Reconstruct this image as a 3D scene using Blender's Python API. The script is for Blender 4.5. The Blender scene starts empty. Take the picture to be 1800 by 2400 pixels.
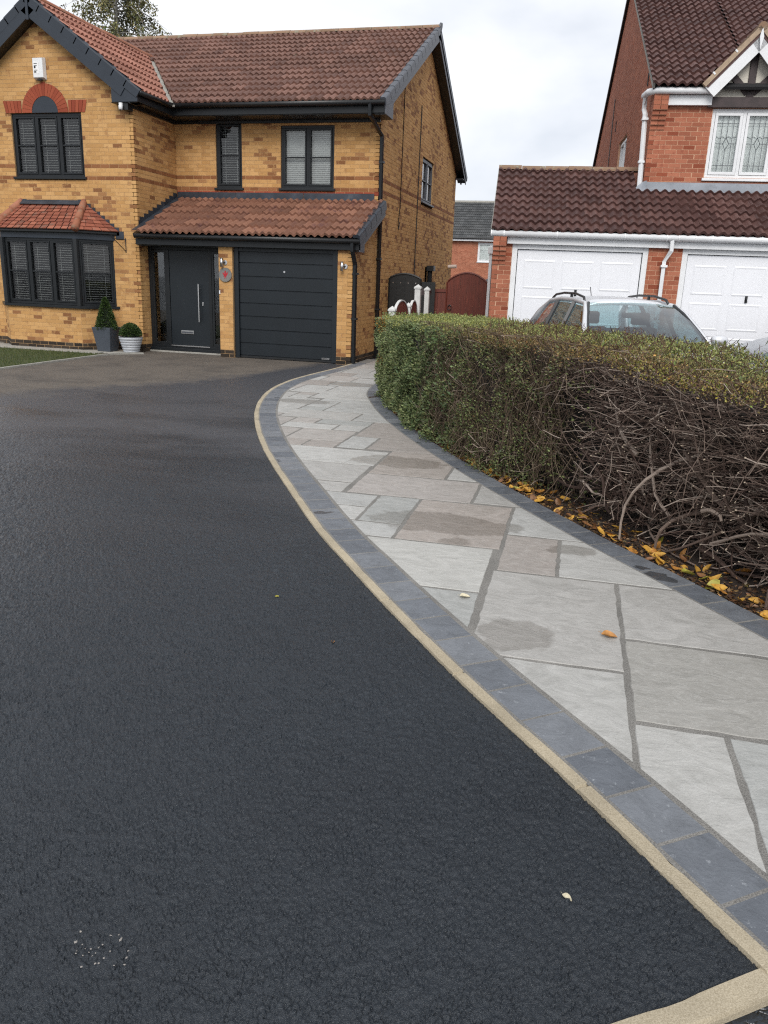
import bpy, bmesh, math, random
import numpy as np
from mathutils import Vector, Matrix
random.seed(7); rng = np.random.default_rng(7)
S = bpy.context.scene
COL = S.collection
# ------------------------------------------------------------------ camera
CAM = np.array([4.888, -16.108, 1.739])
YAW, PITCH, ROLL = .2454, .2859, .037
def cam_axes():
    cy, sy, cp, sp = math.cos(YAW), math.sin(YAW), math.cos(PITCH), math.sin(PITCH)
    fw = Vector((-sy*cp, cy*cp, -sp)); r = Vector((cy, sy, 0)); u = r.cross(fw)
    return r*math.cos(ROLL)+u*math.sin(ROLL), u*math.cos(ROLL)-r*math.sin(ROLL), fw
_r, _u, _f = cam_axes()
cam = bpy.data.objects.new('camera', bpy.data.cameras.new('camera'))
COL.objects.link(cam)
cam.matrix_world = Matrix(((_r.x, _u.x, -_f.x, CAM[0]), (_r.y, _u.y, -_f.y, CAM[1]), (_r.z, _u.z, -_f.z, CAM[2]), (0, 0, 0, 1)))
cam.data.sensor_fit = 'HORIZONTAL'; cam.data.sensor_width = 36; cam.data.lens = 36.9
cam.data.clip_start = .05; cam.data.clip_end = 2000
S.camera = cam
# ------------------------------------------------------------------ world, sun, exposure
SUN_EL, SUN_AZ = math.radians(42), math.radians(168)     # azimuth clockwise from +Y: behind the camera
W = bpy.data.worlds.new('World'); S.world = W; W.use_nodes = True
nt = W.node_tree; nt.nodes.clear()
def N(t, ty, **kw):
    n = t.nodes.new(ty)
    for k, v in kw.items():
        if k.startswith('i_'): n.inputs[k[2:].replace('_', ' ')].default_value = v
        else: setattr(n, k, v)
    return n
def lk(t, a, b): t.links.new(a, b)
wo = N(nt, 'ShaderNodeOutputWorld'); bg = N(nt, 'ShaderNodeBackground'); bg.inputs['Strength'].default_value = .1
sky = N(nt, 'ShaderNodeTexSky', sky_type='NISHITA', sun_disc=False, sun_elevation=SUN_EL, sun_rotation=SUN_AZ)
tc = N(nt, 'ShaderNodeTexCoord'); mp = N(nt, 'ShaderNodeMapping'); mp.inputs['Scale'].default_value = (1.0, 1.0, 2.6)
mp.inputs['Location'].default_value = (.35, .1, .2)
lk(nt, tc.outputs['Generated'], mp.inputs['Vector'])
cn = N(nt, 'ShaderNodeTexNoise', i_Scale=2.3, i_Detail=5.0, i_Roughness=.5, i_Distortion=.25); lk(nt, mp.outputs[0], cn.inputs['Vector'])
cr = N(nt, 'ShaderNodeValToRGB'); lk(nt, cn.outputs['Fac'], cr.inputs['Fac'])
cr.color_ramp.elements[0].position = .36; cr.color_ramp.elements[0].color = (6.0, 6.35, 7.0, 1)
cr.color_ramp.elements[1].position = .64; cr.color_ramp.elements[1].color = (8.8, 8.9, 9.1, 1)
mx = N(nt, 'ShaderNodeMixRGB'); mx.inputs['Fac'].default_value = .93
lk(nt, sky.outputs[0], mx.inputs[1]); lk(nt, cr.outputs[0], mx.inputs[2])
lk(nt, mx.outputs[0], bg.inputs['Color']); lk(nt, bg.outputs[0], wo.inputs['Surface'])
sun = bpy.data.objects.new('sun', bpy.data.lights.new('sun', 'SUN')); COL.objects.link(sun)
sun.data.energy = 2.0; sun.data.angle = math.radians(34); sun.data.color = (1.0, .965, .92)
_sd = Vector((math.sin(SUN_AZ)*math.cos(SUN_EL), math.cos(SUN_AZ)*math.cos(SUN_EL), math.sin(SUN_EL)))
sun.rotation_euler = _sd.to_track_quat('Z', 'Y').to_euler()
S.view_settings.view_transform = 'Standard'; S.view_settings.look = 'None'
S.view_settings.exposure = .38; S.view_settings.gamma = 1; S.view_settings.use_curve_mapping = False
S.render.engine = 'CYCLES'; S.cycles.use_denoising = False; S.cycles.denoiser = 'OPENIMAGEDENOISE'; S.cycles.denoising_input_passes = 'RGB_ALBEDO_NORMAL'; S.cycles.denoising_prefilter = 'ACCURATE'; S.cycles.pixel_filter_type = 'BLACKMAN_HARRIS'; S.cycles.filter_width = 1.2
S.cycles.max_bounces = 6; S.cycles.diffuse_bounces = 3; S.cycles.glossy_bounces = 3; S.cycles.transparent_max_bounces = 12
S.cycles.use_adaptive_sampling = True; S.cycles.adaptive_threshold = .015; S.cycles.use_light_tree = False
# ------------------------------------------------------------------ helpers: tags
def tag(o, label=None, cat=None, group=None, kind=None):
    if label: o['label'] = label
    if cat: o['category'] = cat
    if group: o['group'] = group
    if kind: o['kind'] = kind
    return o
def empty(name, loc=(0, 0, 0), rz=0.0, label=None, cat=None, group=None, parent=None):
    o = bpy.data.objects.new(name, None); COL.objects.link(o); o.location = loc; o.rotation_euler = (0, 0, rz)
    o.empty_display_size = .1
    if parent: o.parent = parent
    return tag(o, label, cat, group)
def put(name, me, parent=None, loc=(0, 0, 0), rot=None, mat4=None):
    o = bpy.data.objects.new(name, me); COL.objects.link(o)
    if parent: o.parent = parent
    if mat4 is not None: o.matrix_basis = mat4
    else:
        o.location = loc
        if rot: o.rotation_euler = rot
    return o
def dup(o, parent=None):
    c = o.copy(); COL.objects.link(c); c.parent = parent
    for ch in [x for x in bpy.data.objects if x.parent == o]: dup(ch, c)
    return c
# ------------------------------------------------------------------ helpers: mesh builder
class MB:
    def __init__(s): s.v = []; s.f = []; s.m = []
    def add(s, vs, fs, m=0):
        b = len(s.v); s.v += [tuple(map(float, v)) for v in vs]
        for f in fs: s.f.append(tuple(b+i for i in f)); s.m.append(m)
    def box(s, x0, x1, y0, y1, z0, z1, m=0):
        s.add([(x0,y0,z0),(x1,y0,z0),(x1,y1,z0),(x0,y1,z0),(x0,y0,z1),(x1,y0,z1),(x1,y1,z1),(x0,y1,z1)],
              [(0,3,2,1),(4,5,6,7),(0,1,5,4),(1,2,6,5),(2,3,7,6),(3,0,4,7)], m); return s
    def fbox(s, F, u0, u1, d0, d1, z0, z1, m=0):           # F = (origin, u direction, outward normal); z is world up
        O, U, Nn = F
        P = lambda u, d, z: (O[0]+U[0]*u+Nn[0]*d, O[1]+U[1]*u+Nn[1]*d, O[2]+z)
        vs = [P(u0,d0,z0),P(u1,d0,z0),P(u1,d1,z0),P(u0,d1,z0),P(u0,d0,z1),P(u1,d0,z1),P(u1,d1,z1),P(u0,d1,z1)]
        fs = [(0,3,2,1),(4,5,6,7),(0,1,5,4),(1,2,6,5),(2,3,7,6),(3,0,4,7)]
        if U[0]*Nn[1]-U[1]*Nn[0] < 0: fs = [f[::-1] for f in fs]
        s.add(vs, fs, m); return s
    def prism(s, pts, ext, m=0):                            # closed polygon pts (3D) extruded by vector ext
        n = len(pts); a = [Vector(p) for p in pts]; e = Vector(ext)
        s.add(a+[p+e for p in a], [tuple(range(n))[::-1], tuple(range(n, 2*n))]+[(i, (i+1) % n, (i+1) % n+n, i+n) for i in range(n)], m); return s
    def tube(s, pts, r, n=8, m=0, cap=True, mcap=None):
        pts = [Vector(p) for p in pts]; k = len(pts); rs = r if isinstance(r, (list, tuple)) else [r]*k
        b = len(s.v); up = Vector((.13, .31, .94)); 
        for i, p in enumerate(pts):
            t = (pts[min(i+1, k-1)]-pts[max(i-1, 0)]).normalized()
            a = t.cross(up)
            if a.length < .05: a = t.cross(Vector((1, 0, 0)))
            a.normalize(); c = t.cross(a)
            for j in range(n):
                th = 2*math.pi*(j+.5)/n; s.v.append(tuple(p+(a*math.cos(th)+c*math.sin(th))*rs[i]))
        for i in range(k-1):
            for j in range(n):
                s.f.append((b+i*n+j, b+i*n+(j+1) % n, b+(i+1)*n+(j+1) % n, b+(i+1)*n+j)); s.m.append(m)
        if cap:
            s.f.append(tuple(b+j for j in range(n))[::-1]); s.m.append(m if mcap is None else mcap)
            s.f.append(tuple(b+(k-1)*n+j for j in range(n))); s.m.append(m if mcap is None else mcap)
        return s
    def lathe(s, prof, cx=0, cy=0, n=24, m=0):              # prof: (r, z)
        b = len(s.v)
        for r, z in prof:
            for j in range(n): s.v.append((cx+r*math.cos(2*math.pi*j/n), cy+r*math.sin(2*math.pi*j/n), z))
        for i in range(len(prof)-1):
            for j in range(n): s.f.append((b+i*n+j, b+i*n+(j+1) % n, b+(i+1)*n+(j+1) % n, b+(i+1)*n+j)); s.m.append(m)
        s.f.append(tuple(b+j for j in range(n))[::-1]); s.m.append(m)
        s.f.append(tuple(b+(len(prof)-1)*n+j for j in range(n))); s.m.append(m)
        return s
    def mesh(s, name, mats, smooth=False):
        me = bpy.data.meshes.new(name); me.from_pydata(s.v, [], s.f)
        for x in (mats if isinstance(mats, (list, tuple)) else [mats]): me.materials.append(x)
        if any(s.m): me.polygons.foreach_set('material_index', s.m)
        if smooth: me.polygons.foreach_set('use_smooth', [True]*len(s.f))
        me.update(); return me
    def build(s, name, mats, parent=None, smooth=False, bevel=0, loc=(0, 0, 0)):
        o = put(name, s.mesh(name, mats, smooth), parent, loc)
        if bevel:
            b = o.modifiers.new('bevel', 'BEVEL'); b.width = bevel; b.segments = 2; b.limit_method = 'ANGLE'
        return o
def np_mesh(name, V, F, mats, MI=None, smooth=False, col=None):   # big meshes from arrays (F: k x n)
    me = bpy.data.meshes.new(name); V = np.asarray(V, np.float32); F = np.asarray(F, np.int32); n = F.shape[1]
    me.vertices.add(len(V)); me.vertices.foreach_set('co', V.ravel())
    me.loops.add(F.size); me.loops.foreach_set('vertex_index', F.ravel())
    me.polygons.add(len(F)); me.polygons.foreach_set('loop_start', np.arange(len(F), dtype=np.int32)*n)
    for x in (mats if isinstance(mats, (list, tuple)) else [mats]): me.materials.append(x)
    if MI is not None: me.polygons.foreach_set('material_index', np.asarray(MI, np.int32))
    me.polygons.foreach_set('use_smooth', np.full(len(F), bool(smooth)))
    if col is not None:
        a = me.attributes.new('tint', 'FLOAT_COLOR', 'POINT'); a.data.foreach_set('color', np.asarray(col, np.float32).ravel())
    me.update(calc_edges=True); me.validate(); return me
# ------------------------------------------------------------------ materials
def new_mat(name):
    m = bpy.data.materials.new(name); m.use_nodes = True
    t = m.node_tree; b = t.nodes['Principled BSDF']; return m, t, b
def ramp(t, fac, stops):
    r = N(t, 'ShaderNodeValToRGB'); lk(t, fac, r.inputs['Fac']); e = r.color_ramp.elements
    while len(e) < len(stops): e.new(.5)
    for i, (p, c) in enumerate(stops): e[i].position = p; e[i].color = (*c, 1) if len(c) == 3 else c
    return r.outputs['Color']
def pos(t):
    return N(t, 'ShaderNodeNewGeometry').outputs['Position']
def noise(t, scale, detail=4, rough=.55, vec=None, dist=0):
    n = N(t, 'ShaderNodeTexNoise'); n.inputs['Scale'].default_value = scale; n.inputs['Detail'].default_value = detail
    n.inputs['Roughness'].default_value = rough; n.inputs['Distortion'].default_value = dist
    lk(t, vec if vec is not None else pos(t), n.inputs['Vector']); return n.outputs['Fac']
def bump(t, b, h, strength=.3, dist=.01, prev=None):
    n = N(t, 'ShaderNodeBump'); n.inputs['Strength'].default_value = strength; n.inputs['Distance'].default_value = dist
    lk(t, h, n.inputs['Height'])
    if prev is not None: lk(t, prev, n.inputs['Normal'])
    lk(t, n.outputs[0], b.inputs['Normal']); return n.outputs[0]
def mixc(t, f, a, b, mode='MIX'):
    n = N(t, 'ShaderNodeMixRGB'); n.blend_type = mode
    for i, x in ((0, f), (1, a), (2, b)):
        if isinstance(x, (int, float)): n.inputs[i].default_value = x
        elif isinstance(x, tuple): n.inputs[i].default_value = (*x, 1) if len(x) == 3 else x
        else: lk(t, x, n.inputs[i])
    return n.outputs[0]
def math_(t, op, a, b=None, c=None, clamp=False):
    n = N(t, 'ShaderNodeMath'); n.operation = op; n.use_clamp = clamp
    for i, x in enumerate((a, b, c)):
        if x is None: continue
        if isinstance(x, (int, float)): n.inputs[i].default_value = x
        else: lk(t, x, n.inputs[i])
    return n.outputs[0]
def plain(name, c, rough=.5, var=.15, scale=6, metallic=0, spec=.5, bmp=0, bscale=60, dirt=None):
    m, t, b = new_mat(name); n1 = noise(t, scale)
    lo = tuple(x*(1-var) for x in c); hi = tuple(min(1, x*(1+var)) for x in c)
    col = ramp(t, n1, [(.3, lo), (.7, hi)])
    if dirt:
        d = noise(t, dirt[1], 6, .65); f = ramp(t, d, [(dirt[2], (0, 0, 0)), (dirt[2]+.18, (1, 1, 1))]); col = mixc(t, f, col, dirt[0])
    lk(t, col, b.inputs['Base Color']); b.inputs['Roughness'].default_value = rough; b.inputs['Metallic'].default_value = metallic
    b.inputs['Specular IOR Level'].default_value = spec
    if bmp: bump(t, b, noise(t, bscale, 5), bmp, .01)
    return m
def rnd(t):                                                # a number for each piece, joined or single
    a = N(t, 'ShaderNodeNewGeometry').outputs['Random Per Island']; o = N(t, 'ShaderNodeObjectInfo').outputs['Random']
    return math_(t, 'FRACT', math_(t, 'ADD', a, o))
def piece(name, stops, rough=.85, patch=None, pscale=9, bmp=.35, bscale=90, grain=.12, moss=None, spec=.3):
    m, t, b = new_mat(name); c = ramp(t, rnd(t), stops)
    if patch: 
        f = ramp(t, noise(t, pscale, 5, .6), [(.56, (0, 0, 0)), (.66, (1, 1, 1))]); c = mixc(t, math_(t, 'MULTIPLY', f, .75), c, patch)
    g = noise(t, 130, 3); c = mixc(t, 1.0, c, ramp(t, g, [(.25, (1-grain,)*3), (.75, (1+grain,)*3)]), 'MULTIPLY')
    w = noise(t, .7, 5, .6); c = mixc(t, 1.0, c, ramp(t, w, [(.3, (.84, .83, .81)), (.7, (1.08, 1.08, 1.08))]), 'MULTIPLY')
    if moss: 
        f = ramp(t, noise(t, moss[1], 7, .7), [(moss[2], (0, 0, 0)), (moss[2]+.07, (1, 1, 1))]); c = mixc(t, f, c, moss[0])
    lk(t, c, b.inputs['Base Color']); b.inputs['Roughness'].default_value = rough; b.inputs['Specular IOR Level'].default_value = spec
    bump(t, b, noise(t, bscale, 5), bmp, .006); return m
def glass(name, tint=(.82, .88, .88), refl=1.0):
    m, t, b = new_mat(name); t.nodes.remove(b); o = t.nodes['Material Output']
    fr = N(t, 'ShaderNodeFresnel'); fr.inputs['IOR'].default_value = 1.5
    tr = N(t, 'ShaderNodeBsdfTransparent'); tr.inputs[0].default_value = (*tint, 1)
    gl = N(t, 'ShaderNodeBsdfGlossy'); gl.inputs['Roughness'].default_value = .015; gl.inputs[0].default_value = (1, 1, 1, 1)
    mxs = N(t, 'ShaderNodeMixShader'); lk(t, math_(t, 'MULTIPLY', fr.outputs[0], 1.6*refl, clamp=True), mxs.inputs[0])
    lk(t, tr.outputs[0], mxs.inputs[1]); lk(t, gl.outputs[0], mxs.inputs[2]); lk(t, mxs.outputs[0], o.inputs[0]); return m
BUFF = piece('buff_brick', [(0, (.45, .248, .092)), (.5, (.51, .290, .112)), (1, (.56, .332, .138))], patch=(.36, .185, .075), pscale=7)
BROWN = piece('brown_brick', [(0, (.21, .092, .037)), (.5, (.28, .13, .054)), (1, (.35, .18, .075))], patch=(.42, .24, .10), pscale=11)
BAND = piece('band_brick', [(0, (.19, .075, .030)), (.5, (.235, .096, .038)), (1, (.28, .12, .050))])
REDB = piece('red_header', [(0, (.24, .05, .026)), (1, (.33, .08, .04))])
PLINTH = piece('plinth_brick', [(0, (.022, .017, .013)), (.6, (.045, .033, .024)), (1, (.075, .058, .042))])
MORT = plain('buff_mortar', (.40, .25, .12), .95, .12, 20, bmp=.2, bscale=150)
NRED = piece('orange_red_brick', [(0, (.29, .098, .056)), (.5, (.35, .122, .070)), (1, (.41, .155, .092))], patch=(.28, .085, .05), pscale=12, bmp=.3)
NMORT = plain('pink_mortar', (.52, .31, .20), .95, .1, 20, bmp=.4, bscale=150)
TILE_R = piece('brown_red_tile', [(0, (.106, .054, .042)), (.5, (.154, .079, .059)), (1, (.195, .102, .078))], rough=.7, bmp=.25, moss=((.20, .17, .12), 5, .66))
TILE_W = piece('orange_red_tile', [(0, (.24, .105, .074)), (.5, (.29, .130, .092)), (1, (.33, .155, .112))], rough=.75, bmp=.25, moss=((.16, .11, .08), 6, .68))
TILE_L = piece('terracotta_tile', [(0, (.155, .074, .050)), (.5, (.215, .103, .068)), (1, (.275, .136, .090))], rough=.7, bmp=.25, patch=(.12, .055, .05), pscale=3)
TILE_N = piece('dark_brown_tile', [(0, (.058, .027, .024)), (.5, (.085, .042, .037)), (1, (.115, .058, .05))], rough=.62, bmp=.25, moss=((.19, .17, .11), 7, .70))
TILE_F = piece('grey_tile', [(0, (.055, .058, .06)), (1, (.095, .098, .1))], rough=.7)
PLAIN_T = piece('plain_clay_tile', [(0, (.19, .06, .038)), (.5, (.26, .085, .052)), (1, (.33, .12, .075))], rough=.8, patch=(.2, .12, .09), pscale=6)
RIDGE_M = piece('ridge_mortar_tile', [(0, (.20, .13, .085)), (1, (.28, .18, .12))], moss=((.24, .22, .16), 8, .55))
HIP_M = piece('hip_clay', [(0, (.27, .105, .06)), (1, (.36, .16, .10))], patch=(.25, .17, .12), pscale=8)
ANTH = plain('anthracite_frame', (.0085, .0105, .0125), .42, .12, 4, spec=.4)
ANTHB = plain('slate_blue_board', (.020, .027, .038), .42, .12, 3, dirt=((.09, .095, .10), 3, .72))
ANTHG = plain('grey_board', (.062, .068, .082), .45, .1, 3)
GDOOR = plain('anthracite_door', (.0095, .0135, .0175), .42, .12, 2, spec=.4)
BLACKP = plain('black_plastic', (.012, .013, .014), .4, .2, 6)
LEAD = plain('lead_flashing', (.035, .042, .055), .5, .35, 4, metallic=.25, dirt=((.10, .11, .12), 4, .62))
LEADN = plain('weathered_lead', (.23, .25, .28), .55, .25, 3, metallic=.15, dirt=((.12, .13, .15), 4, .58))
WHITE = plain('white_upvc', (.72, .73, .74), .35, .05, 3, dirt=((.52, .52, .50), 5, .72))
WHITED = plain('white_door', (.76, .77, .80), .38, .03, 1)
WHITEP = plain('white_paint', (.54, .54, .52), .6, .1, 9, dirt=((.42, .41, .38), 9, .6))
CREAM = plain('cream_render', (.62, .58, .50), .9, .06, 8, bmp=.3)
TIMBER = plain('dark_timber', (.040, .026, .026), .6, .3, 7, bmp=.2, bscale=40)
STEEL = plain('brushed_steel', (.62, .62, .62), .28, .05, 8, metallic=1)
DARKIN = plain('dark_room', (.016, .016, .017), .9, .1, 2)
BLIND = plain('blind_slat', (.50, .51, .50), .5, .08, 5)
CURT = plain('net_curtain', (.86, .89, .88), .9, .06, 2)
GLASS = glass('window_glass', (.97, .99, .985), .8); GLASSD = glass('dark_car_glass', (.22, .32, .33), .35); GLASSC = glass('car_glass', (.50, .66, .68), 1.2)
LEADC = plain('lead_came', (.10, .11, .12), .5, .1, 9)
CONC = plain('concrete_strip', (.30, .29, .26), .9, .2, 12, bmp=.4, bscale=80)
BLACKW = plain('black_wood', (.010, .011, .011), .55, .3, 10, bmp=.2, bscale=60)
# wood with grain for the red gate
def wood(name, c):
    m, t, b = new_mat(name); mpn = N(t, 'ShaderNodeMapping'); mpn.inputs['Scale'].default_value = (22, 22, 1.2); lk(t, pos(t), mpn.inputs['Vector'])
    n = noise(t, 2.2, 6, .6, mpn.outputs[0]); lk(t, ramp(t, n, [(.3, tuple(x*.6 for x in c)), (.7, tuple(x*1.4 for x in c))]), b.inputs['Base Color'])
    b.inputs['Roughness'].default_value = .6; bump(t, b, n, .25, .006); return m
REDW = wood('red_brown_wood', (.125, .026, .014)); REDF = wood('dull_red_wood', (.13, .032, .02))
# ------------------------------------------------------------------ ground materials
def asphalt(name, dry=True, relief=False):
    m, t, b = new_mat(name); P = pos(t); sx = N(t, 'ShaderNodeSeparateXYZ'); lk(t, P, sx.inputs[0])
    warp = N(t, 'ShaderNodeVectorMath'); warp.operation = 'ADD'; nz = N(t, 'ShaderNodeTexNoise'); nz.inputs['Scale'].default_value = 30; lk(t, P, nz.inputs['Vector'])
    sc = N(t, 'ShaderNodeVectorMath'); sc.operation = 'SCALE'; sc.inputs['Scale'].default_value = .02; lk(t, nz.outputs['Color'], sc.inputs[0])
    lk(t, P, warp.inputs[0]); lk(t, sc.outputs[0], warp.inputs[1])
    vo = N(t, 'ShaderNodeTexVoronoi'); vo.feature = 'SMOOTH_F1'; vo.inputs['Scale'].default_value = 62; vo.inputs['Smoothness'].default_value = .35; lk(t, warp.outputs[0], vo.inputs['Vector'])
    ve = N(t, 'ShaderNodeTexVoronoi'); ve.feature = 'DISTANCE_TO_EDGE'; ve.inputs['Scale'].default_value = 34; lk(t, warp.outputs[0], ve.inputs['Vector'])
    gap = ramp(t, ve.outputs['Distance'], [(.0, (0, 0, 0)), (.13, (1, 1, 1))])
    sel = ramp(t, noise(t, 24, 3), [(.47, (0, 0, 0)), (.55, (1, 1, 1))])            # crevices only here and there
    gap = mixc(t, sel, (1, 1, 1), gap)
    h = math_(t, 'ADD', math_(t, 'MULTIPLY', vo.outputs['Distance'], -.55), math_(t, 'MULTIPLY', gap, .75))
    h = math_(t, 'ADD', h, math_(t, 'MULTIPLY', noise(t, 190, 3), .30)); h = math_(t, 'ADD', h, math_(t, 'MULTIPLY', noise(t, 14, 4), .9))
    if relief: h = math_(t, 'MULTIPLY', noise(t, 330, 3), .6); bump(t, b, h, 1.0, .007)
    else: bump(t, b, h, .75, .010)
    c = ramp(t, noise(t, 260, 2), [(.3, (.0075, .0115, .0165)), (.7, (.017, .0235, .032))])
    c = mixc(t, 1.0, c, ramp(t, noise(t, .9, 5), [(.3, (.85, .85, .86)), (.7, (1.2, 1.18, 1.15))]), 'MULTIPLY')
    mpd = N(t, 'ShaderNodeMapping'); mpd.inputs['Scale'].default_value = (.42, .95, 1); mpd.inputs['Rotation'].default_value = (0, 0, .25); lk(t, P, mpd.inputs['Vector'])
    dr = math_(t, 'ADD', noise(t, 1.15, 7, .62, mpd.outputs[0], .5), math_(t, 'MULTIPLY', math_(t, 'ADD', sx.outputs[1], 10.4), .055, clamp=True))   # paler up the drive: grazing sky sheen painted in, broken by damp patches
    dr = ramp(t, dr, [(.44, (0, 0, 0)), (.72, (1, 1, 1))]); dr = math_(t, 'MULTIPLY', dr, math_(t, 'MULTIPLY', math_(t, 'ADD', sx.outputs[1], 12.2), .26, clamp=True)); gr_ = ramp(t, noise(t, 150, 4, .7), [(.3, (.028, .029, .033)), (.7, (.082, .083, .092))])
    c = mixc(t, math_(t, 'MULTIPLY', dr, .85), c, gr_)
    wet = ramp(t, noise(t, .55, 6, .62, dist=.4), [(.38, (.21,)*3), (.62, (.36,)*3)])
    ro = mixc(t, dr, wet, (.46,)*3)
    if dry:   # the older brown surface in front of the house
        d = math_(t, 'ADD', sx.outputs[1], math_(t, 'MULTIPLY', sx.outputs[0], -1.76)); d = math_(t, 'ADD', d, 2.0)
        d = math_(t, 'ADD', d, math_(t, 'MULTIPLY', math_(t, 'SUBTRACT', noise(t, 1.1, 8, .72), .5), 5.5))
        x2 = math_(t, 'MULTIPLY', math_(t, 'MAXIMUM', math_(t, 'ADD', sx.outputs[0], 1.3), 0.0), -3.2); d = math_(t, 'ADD', d, x2)
        f = ramp(t, math_(t, 'MULTIPLY', d, .5), [(.0, (0, 0, 0)), (.75, (1, 1, 1))])
        old = ramp(t, noise(t, 60, 5, .7), [(.25, (.075, .062, .050)), (.75, (.15, .127, .103))])
        old = mixc(t, ramp(t, noise(t, 1.3, 8, .7), [(.46, (0, 0, 0)), (.80, (1, 1, 1))]), old, (.040, .034, .030))
        c = mixc(t, f, c, old); ro = mixc(t, f, ro, (.85,)*3)
    lk(t, c, b.inputs['Base Color']); lk(t, ro, b.inputs['Roughness']); b.inputs['Specular IOR Level'].default_value = .55; return m
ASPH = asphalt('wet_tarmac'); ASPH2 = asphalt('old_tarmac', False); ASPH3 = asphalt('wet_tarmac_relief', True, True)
def stone(name):
    m, t, b = new_mat(name); P = pos(t)
    c = N(t, 'ShaderNodeObjectInfo').outputs['Color']
    mpn = N(t, 'ShaderNodeMapping'); mpn.inputs['Scale'].default_value = (1.5, 2.4, 1); lk(t, P, mpn.inputs['Vector']); rr_ = N(t, 'ShaderNodeObjectInfo').outputs['Random']; cx_ = N(t, 'ShaderNodeCombineXYZ'); lk(t, math_(t, 'MULTIPLY', rr_, 9.0), cx_.inputs[2]); lk(t, cx_.outputs[0], mpn.inputs['Rotation']); cl_ = N(t, 'ShaderNodeCombineXYZ'); lk(t, math_(t, 'MULTIPLY', rr_, 37.0), cl_.inputs[0]); lk(t, math_(t, 'MULTIPLY', rr_, 91.0), cl_.inputs[1]); lk(t, cl_.outputs[0], mpn.inputs['Location'])
    st = noise(t, 2.8, 8, .64, mpn.outputs[0], 1.8); c = mixc(t, 1.0, c, ramp(t, st, [(.32, (.86, .86, .85)), (.68, (1.12, 1.12, 1.12))]), 'MULTIPLY')
    vein = ramp(t, noise(t, 3.0, 9, .72, mpn.outputs[0], 2.2), [(.485, (0, 0, 0)), (.5, (1, 1, 1)), (.515, (0, 0, 0))]); c = mixc(t, math_(t, 'MULTIPLY', vein, .35), c, (.52, .52, .50))
    c = mixc(t, 1.0, c, ramp(t, noise(t, 220, 2), [(.3, (.93,)*3), (.7, (1.07,)*3)]), 'MULTIPLY')
    wn = math_(t, 'MULTIPLY', math_(t, 'SUBTRACT', noise(t, 5, 6, .6), .5), .24); wet = None                                              # rain still drying on a few slabs
    for (x, y, r, ex) in ((4.66, -12.38, .20, 1.0), (3.94, -10.60, .26, 2.2), (3.16, -8.74, .25, 2.0), (1.05, -3.3, .28, 1.6), (4.90, -10.90, .13, 1.3), (.95, -5.45, .22, 2.0), (4.12, -11.0, .12, 1)):
        mq = N(t, 'ShaderNodeMapping'); mq.vector_type = 'POINT'; mq.inputs['Location'].default_value = (-x/ex, -y, 0); mq.inputs['Scale'].default_value = (1/ex, 1, 0); lk(t, P, mq.inputs['Vector'])
        ln = N(t, 'ShaderNodeVectorMath'); ln.operation = 'LENGTH'; lk(t, mq.outputs[0], ln.inputs[0])
        q = math_(t, 'ADD', ln.outputs['Value'], wn)
        f = math_(t, 'MULTIPLY', math_(t, 'SUBTRACT', r, q), 38, clamp=True)
        wet = f if wet is None else math_(t, 'MAXIMUM', wet, f)
    c = mixc(t, wet, c, mixc(t, 1.0, c, (.74, .725, .71), 'MULTIPLY')); lk(t, c, b.inputs['Base Color'])
    lk(t, mixc(t, wet, ramp(t, st, [(.3, (.55,)*3), (.7, (.72,)*3)]), (.42,)*3), b.inputs['Roughness']); b.inputs['Specular IOR Level'].default_value = .4
    h = math_(t, 'ADD', st, math_(t, 'MULTIPLY', noise(t, 60, 4), .25)); bump(t, b, h, .6, .016); return m
STONE = stone('grey_sandstone')
def slate(name):
    m, t, b = new_mat(name); c = ramp(t, rnd(t), [(0, (.098, .108, .124)), (.5, (.130, .141, .158)), (1, (.165, .175, .19))])
    n1 = noise(t, 8, 7, .7, None, .8); c = mixc(t, 1.0, c, ramp(t, n1, [(.3, (.8, .8, .8)), (.7, (1.2, 1.2, 1.2))]), 'MULTIPLY')
    sp = ramp(t, noise(t, 28, 7, .75), [(.60, (0, 0, 0)), (.70, (1, 1, 1))]); c = mixc(t, math_(t, 'MULTIPLY', sp, .7), c, (.36, .38, .40))
    pu = ramp(t, noise(t, 2.3, 4, .5, None, .6), [(.655, (0, 0, 0)), (.665, (1, 1, 1))]); c = mixc(t, pu, c, mixc(t, 1.0, c, (.45, .45, .45), 'MULTIPLY'))
    lk(t, c, b.inputs['Base Color']); lk(t, mixc(t, pu, ramp(t, n1, [(.3, (.42,)*3), (.7, (.6,)*3)]), (.12,)*3), b.inputs['Roughness'])
    bump(t, b, math_(t, 'ADD', n1, math_(t, 'MULTIPLY', noise(t, 70, 4), .25)), .6, .014); return m
SLATE = slate('blue_grey_block')
def gritty(name, a, bb, sc=320, bs=.8):
    m, t, b = new_mat(name); n1 = noise(t, sc, 3, .6); c = ramp(t, n1, [(.3, a), (.7, bb)])
    c = mixc(t, 1.0, c, ramp(t, noise(t, 3, 5), [(.3, (.8,)*3), (.7, (1.15,)*3)]), 'MULTIPLY')
    lk(t, c, b.inputs['Base Color']); b.inputs['Roughness'].default_value = .9; bump(t, b, n1, bs, .004); return m
GROUT = gritty('gritty_joint', (.095, .090, .082), (.28, .27, .25), 210, .8)
EDGE_C = gritty('buff_concrete_edging', (.27, .225, .15), (.46, .40, .295), 240, .5)
SOIL = gritty('dark_soil', (.012, .008, .006), (.055, .036, .026), 90, 1.0)
GRASS_G = gritty('lawn_base', (.03, .04, .012), (.06, .075, .02), 60, 1)
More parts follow.
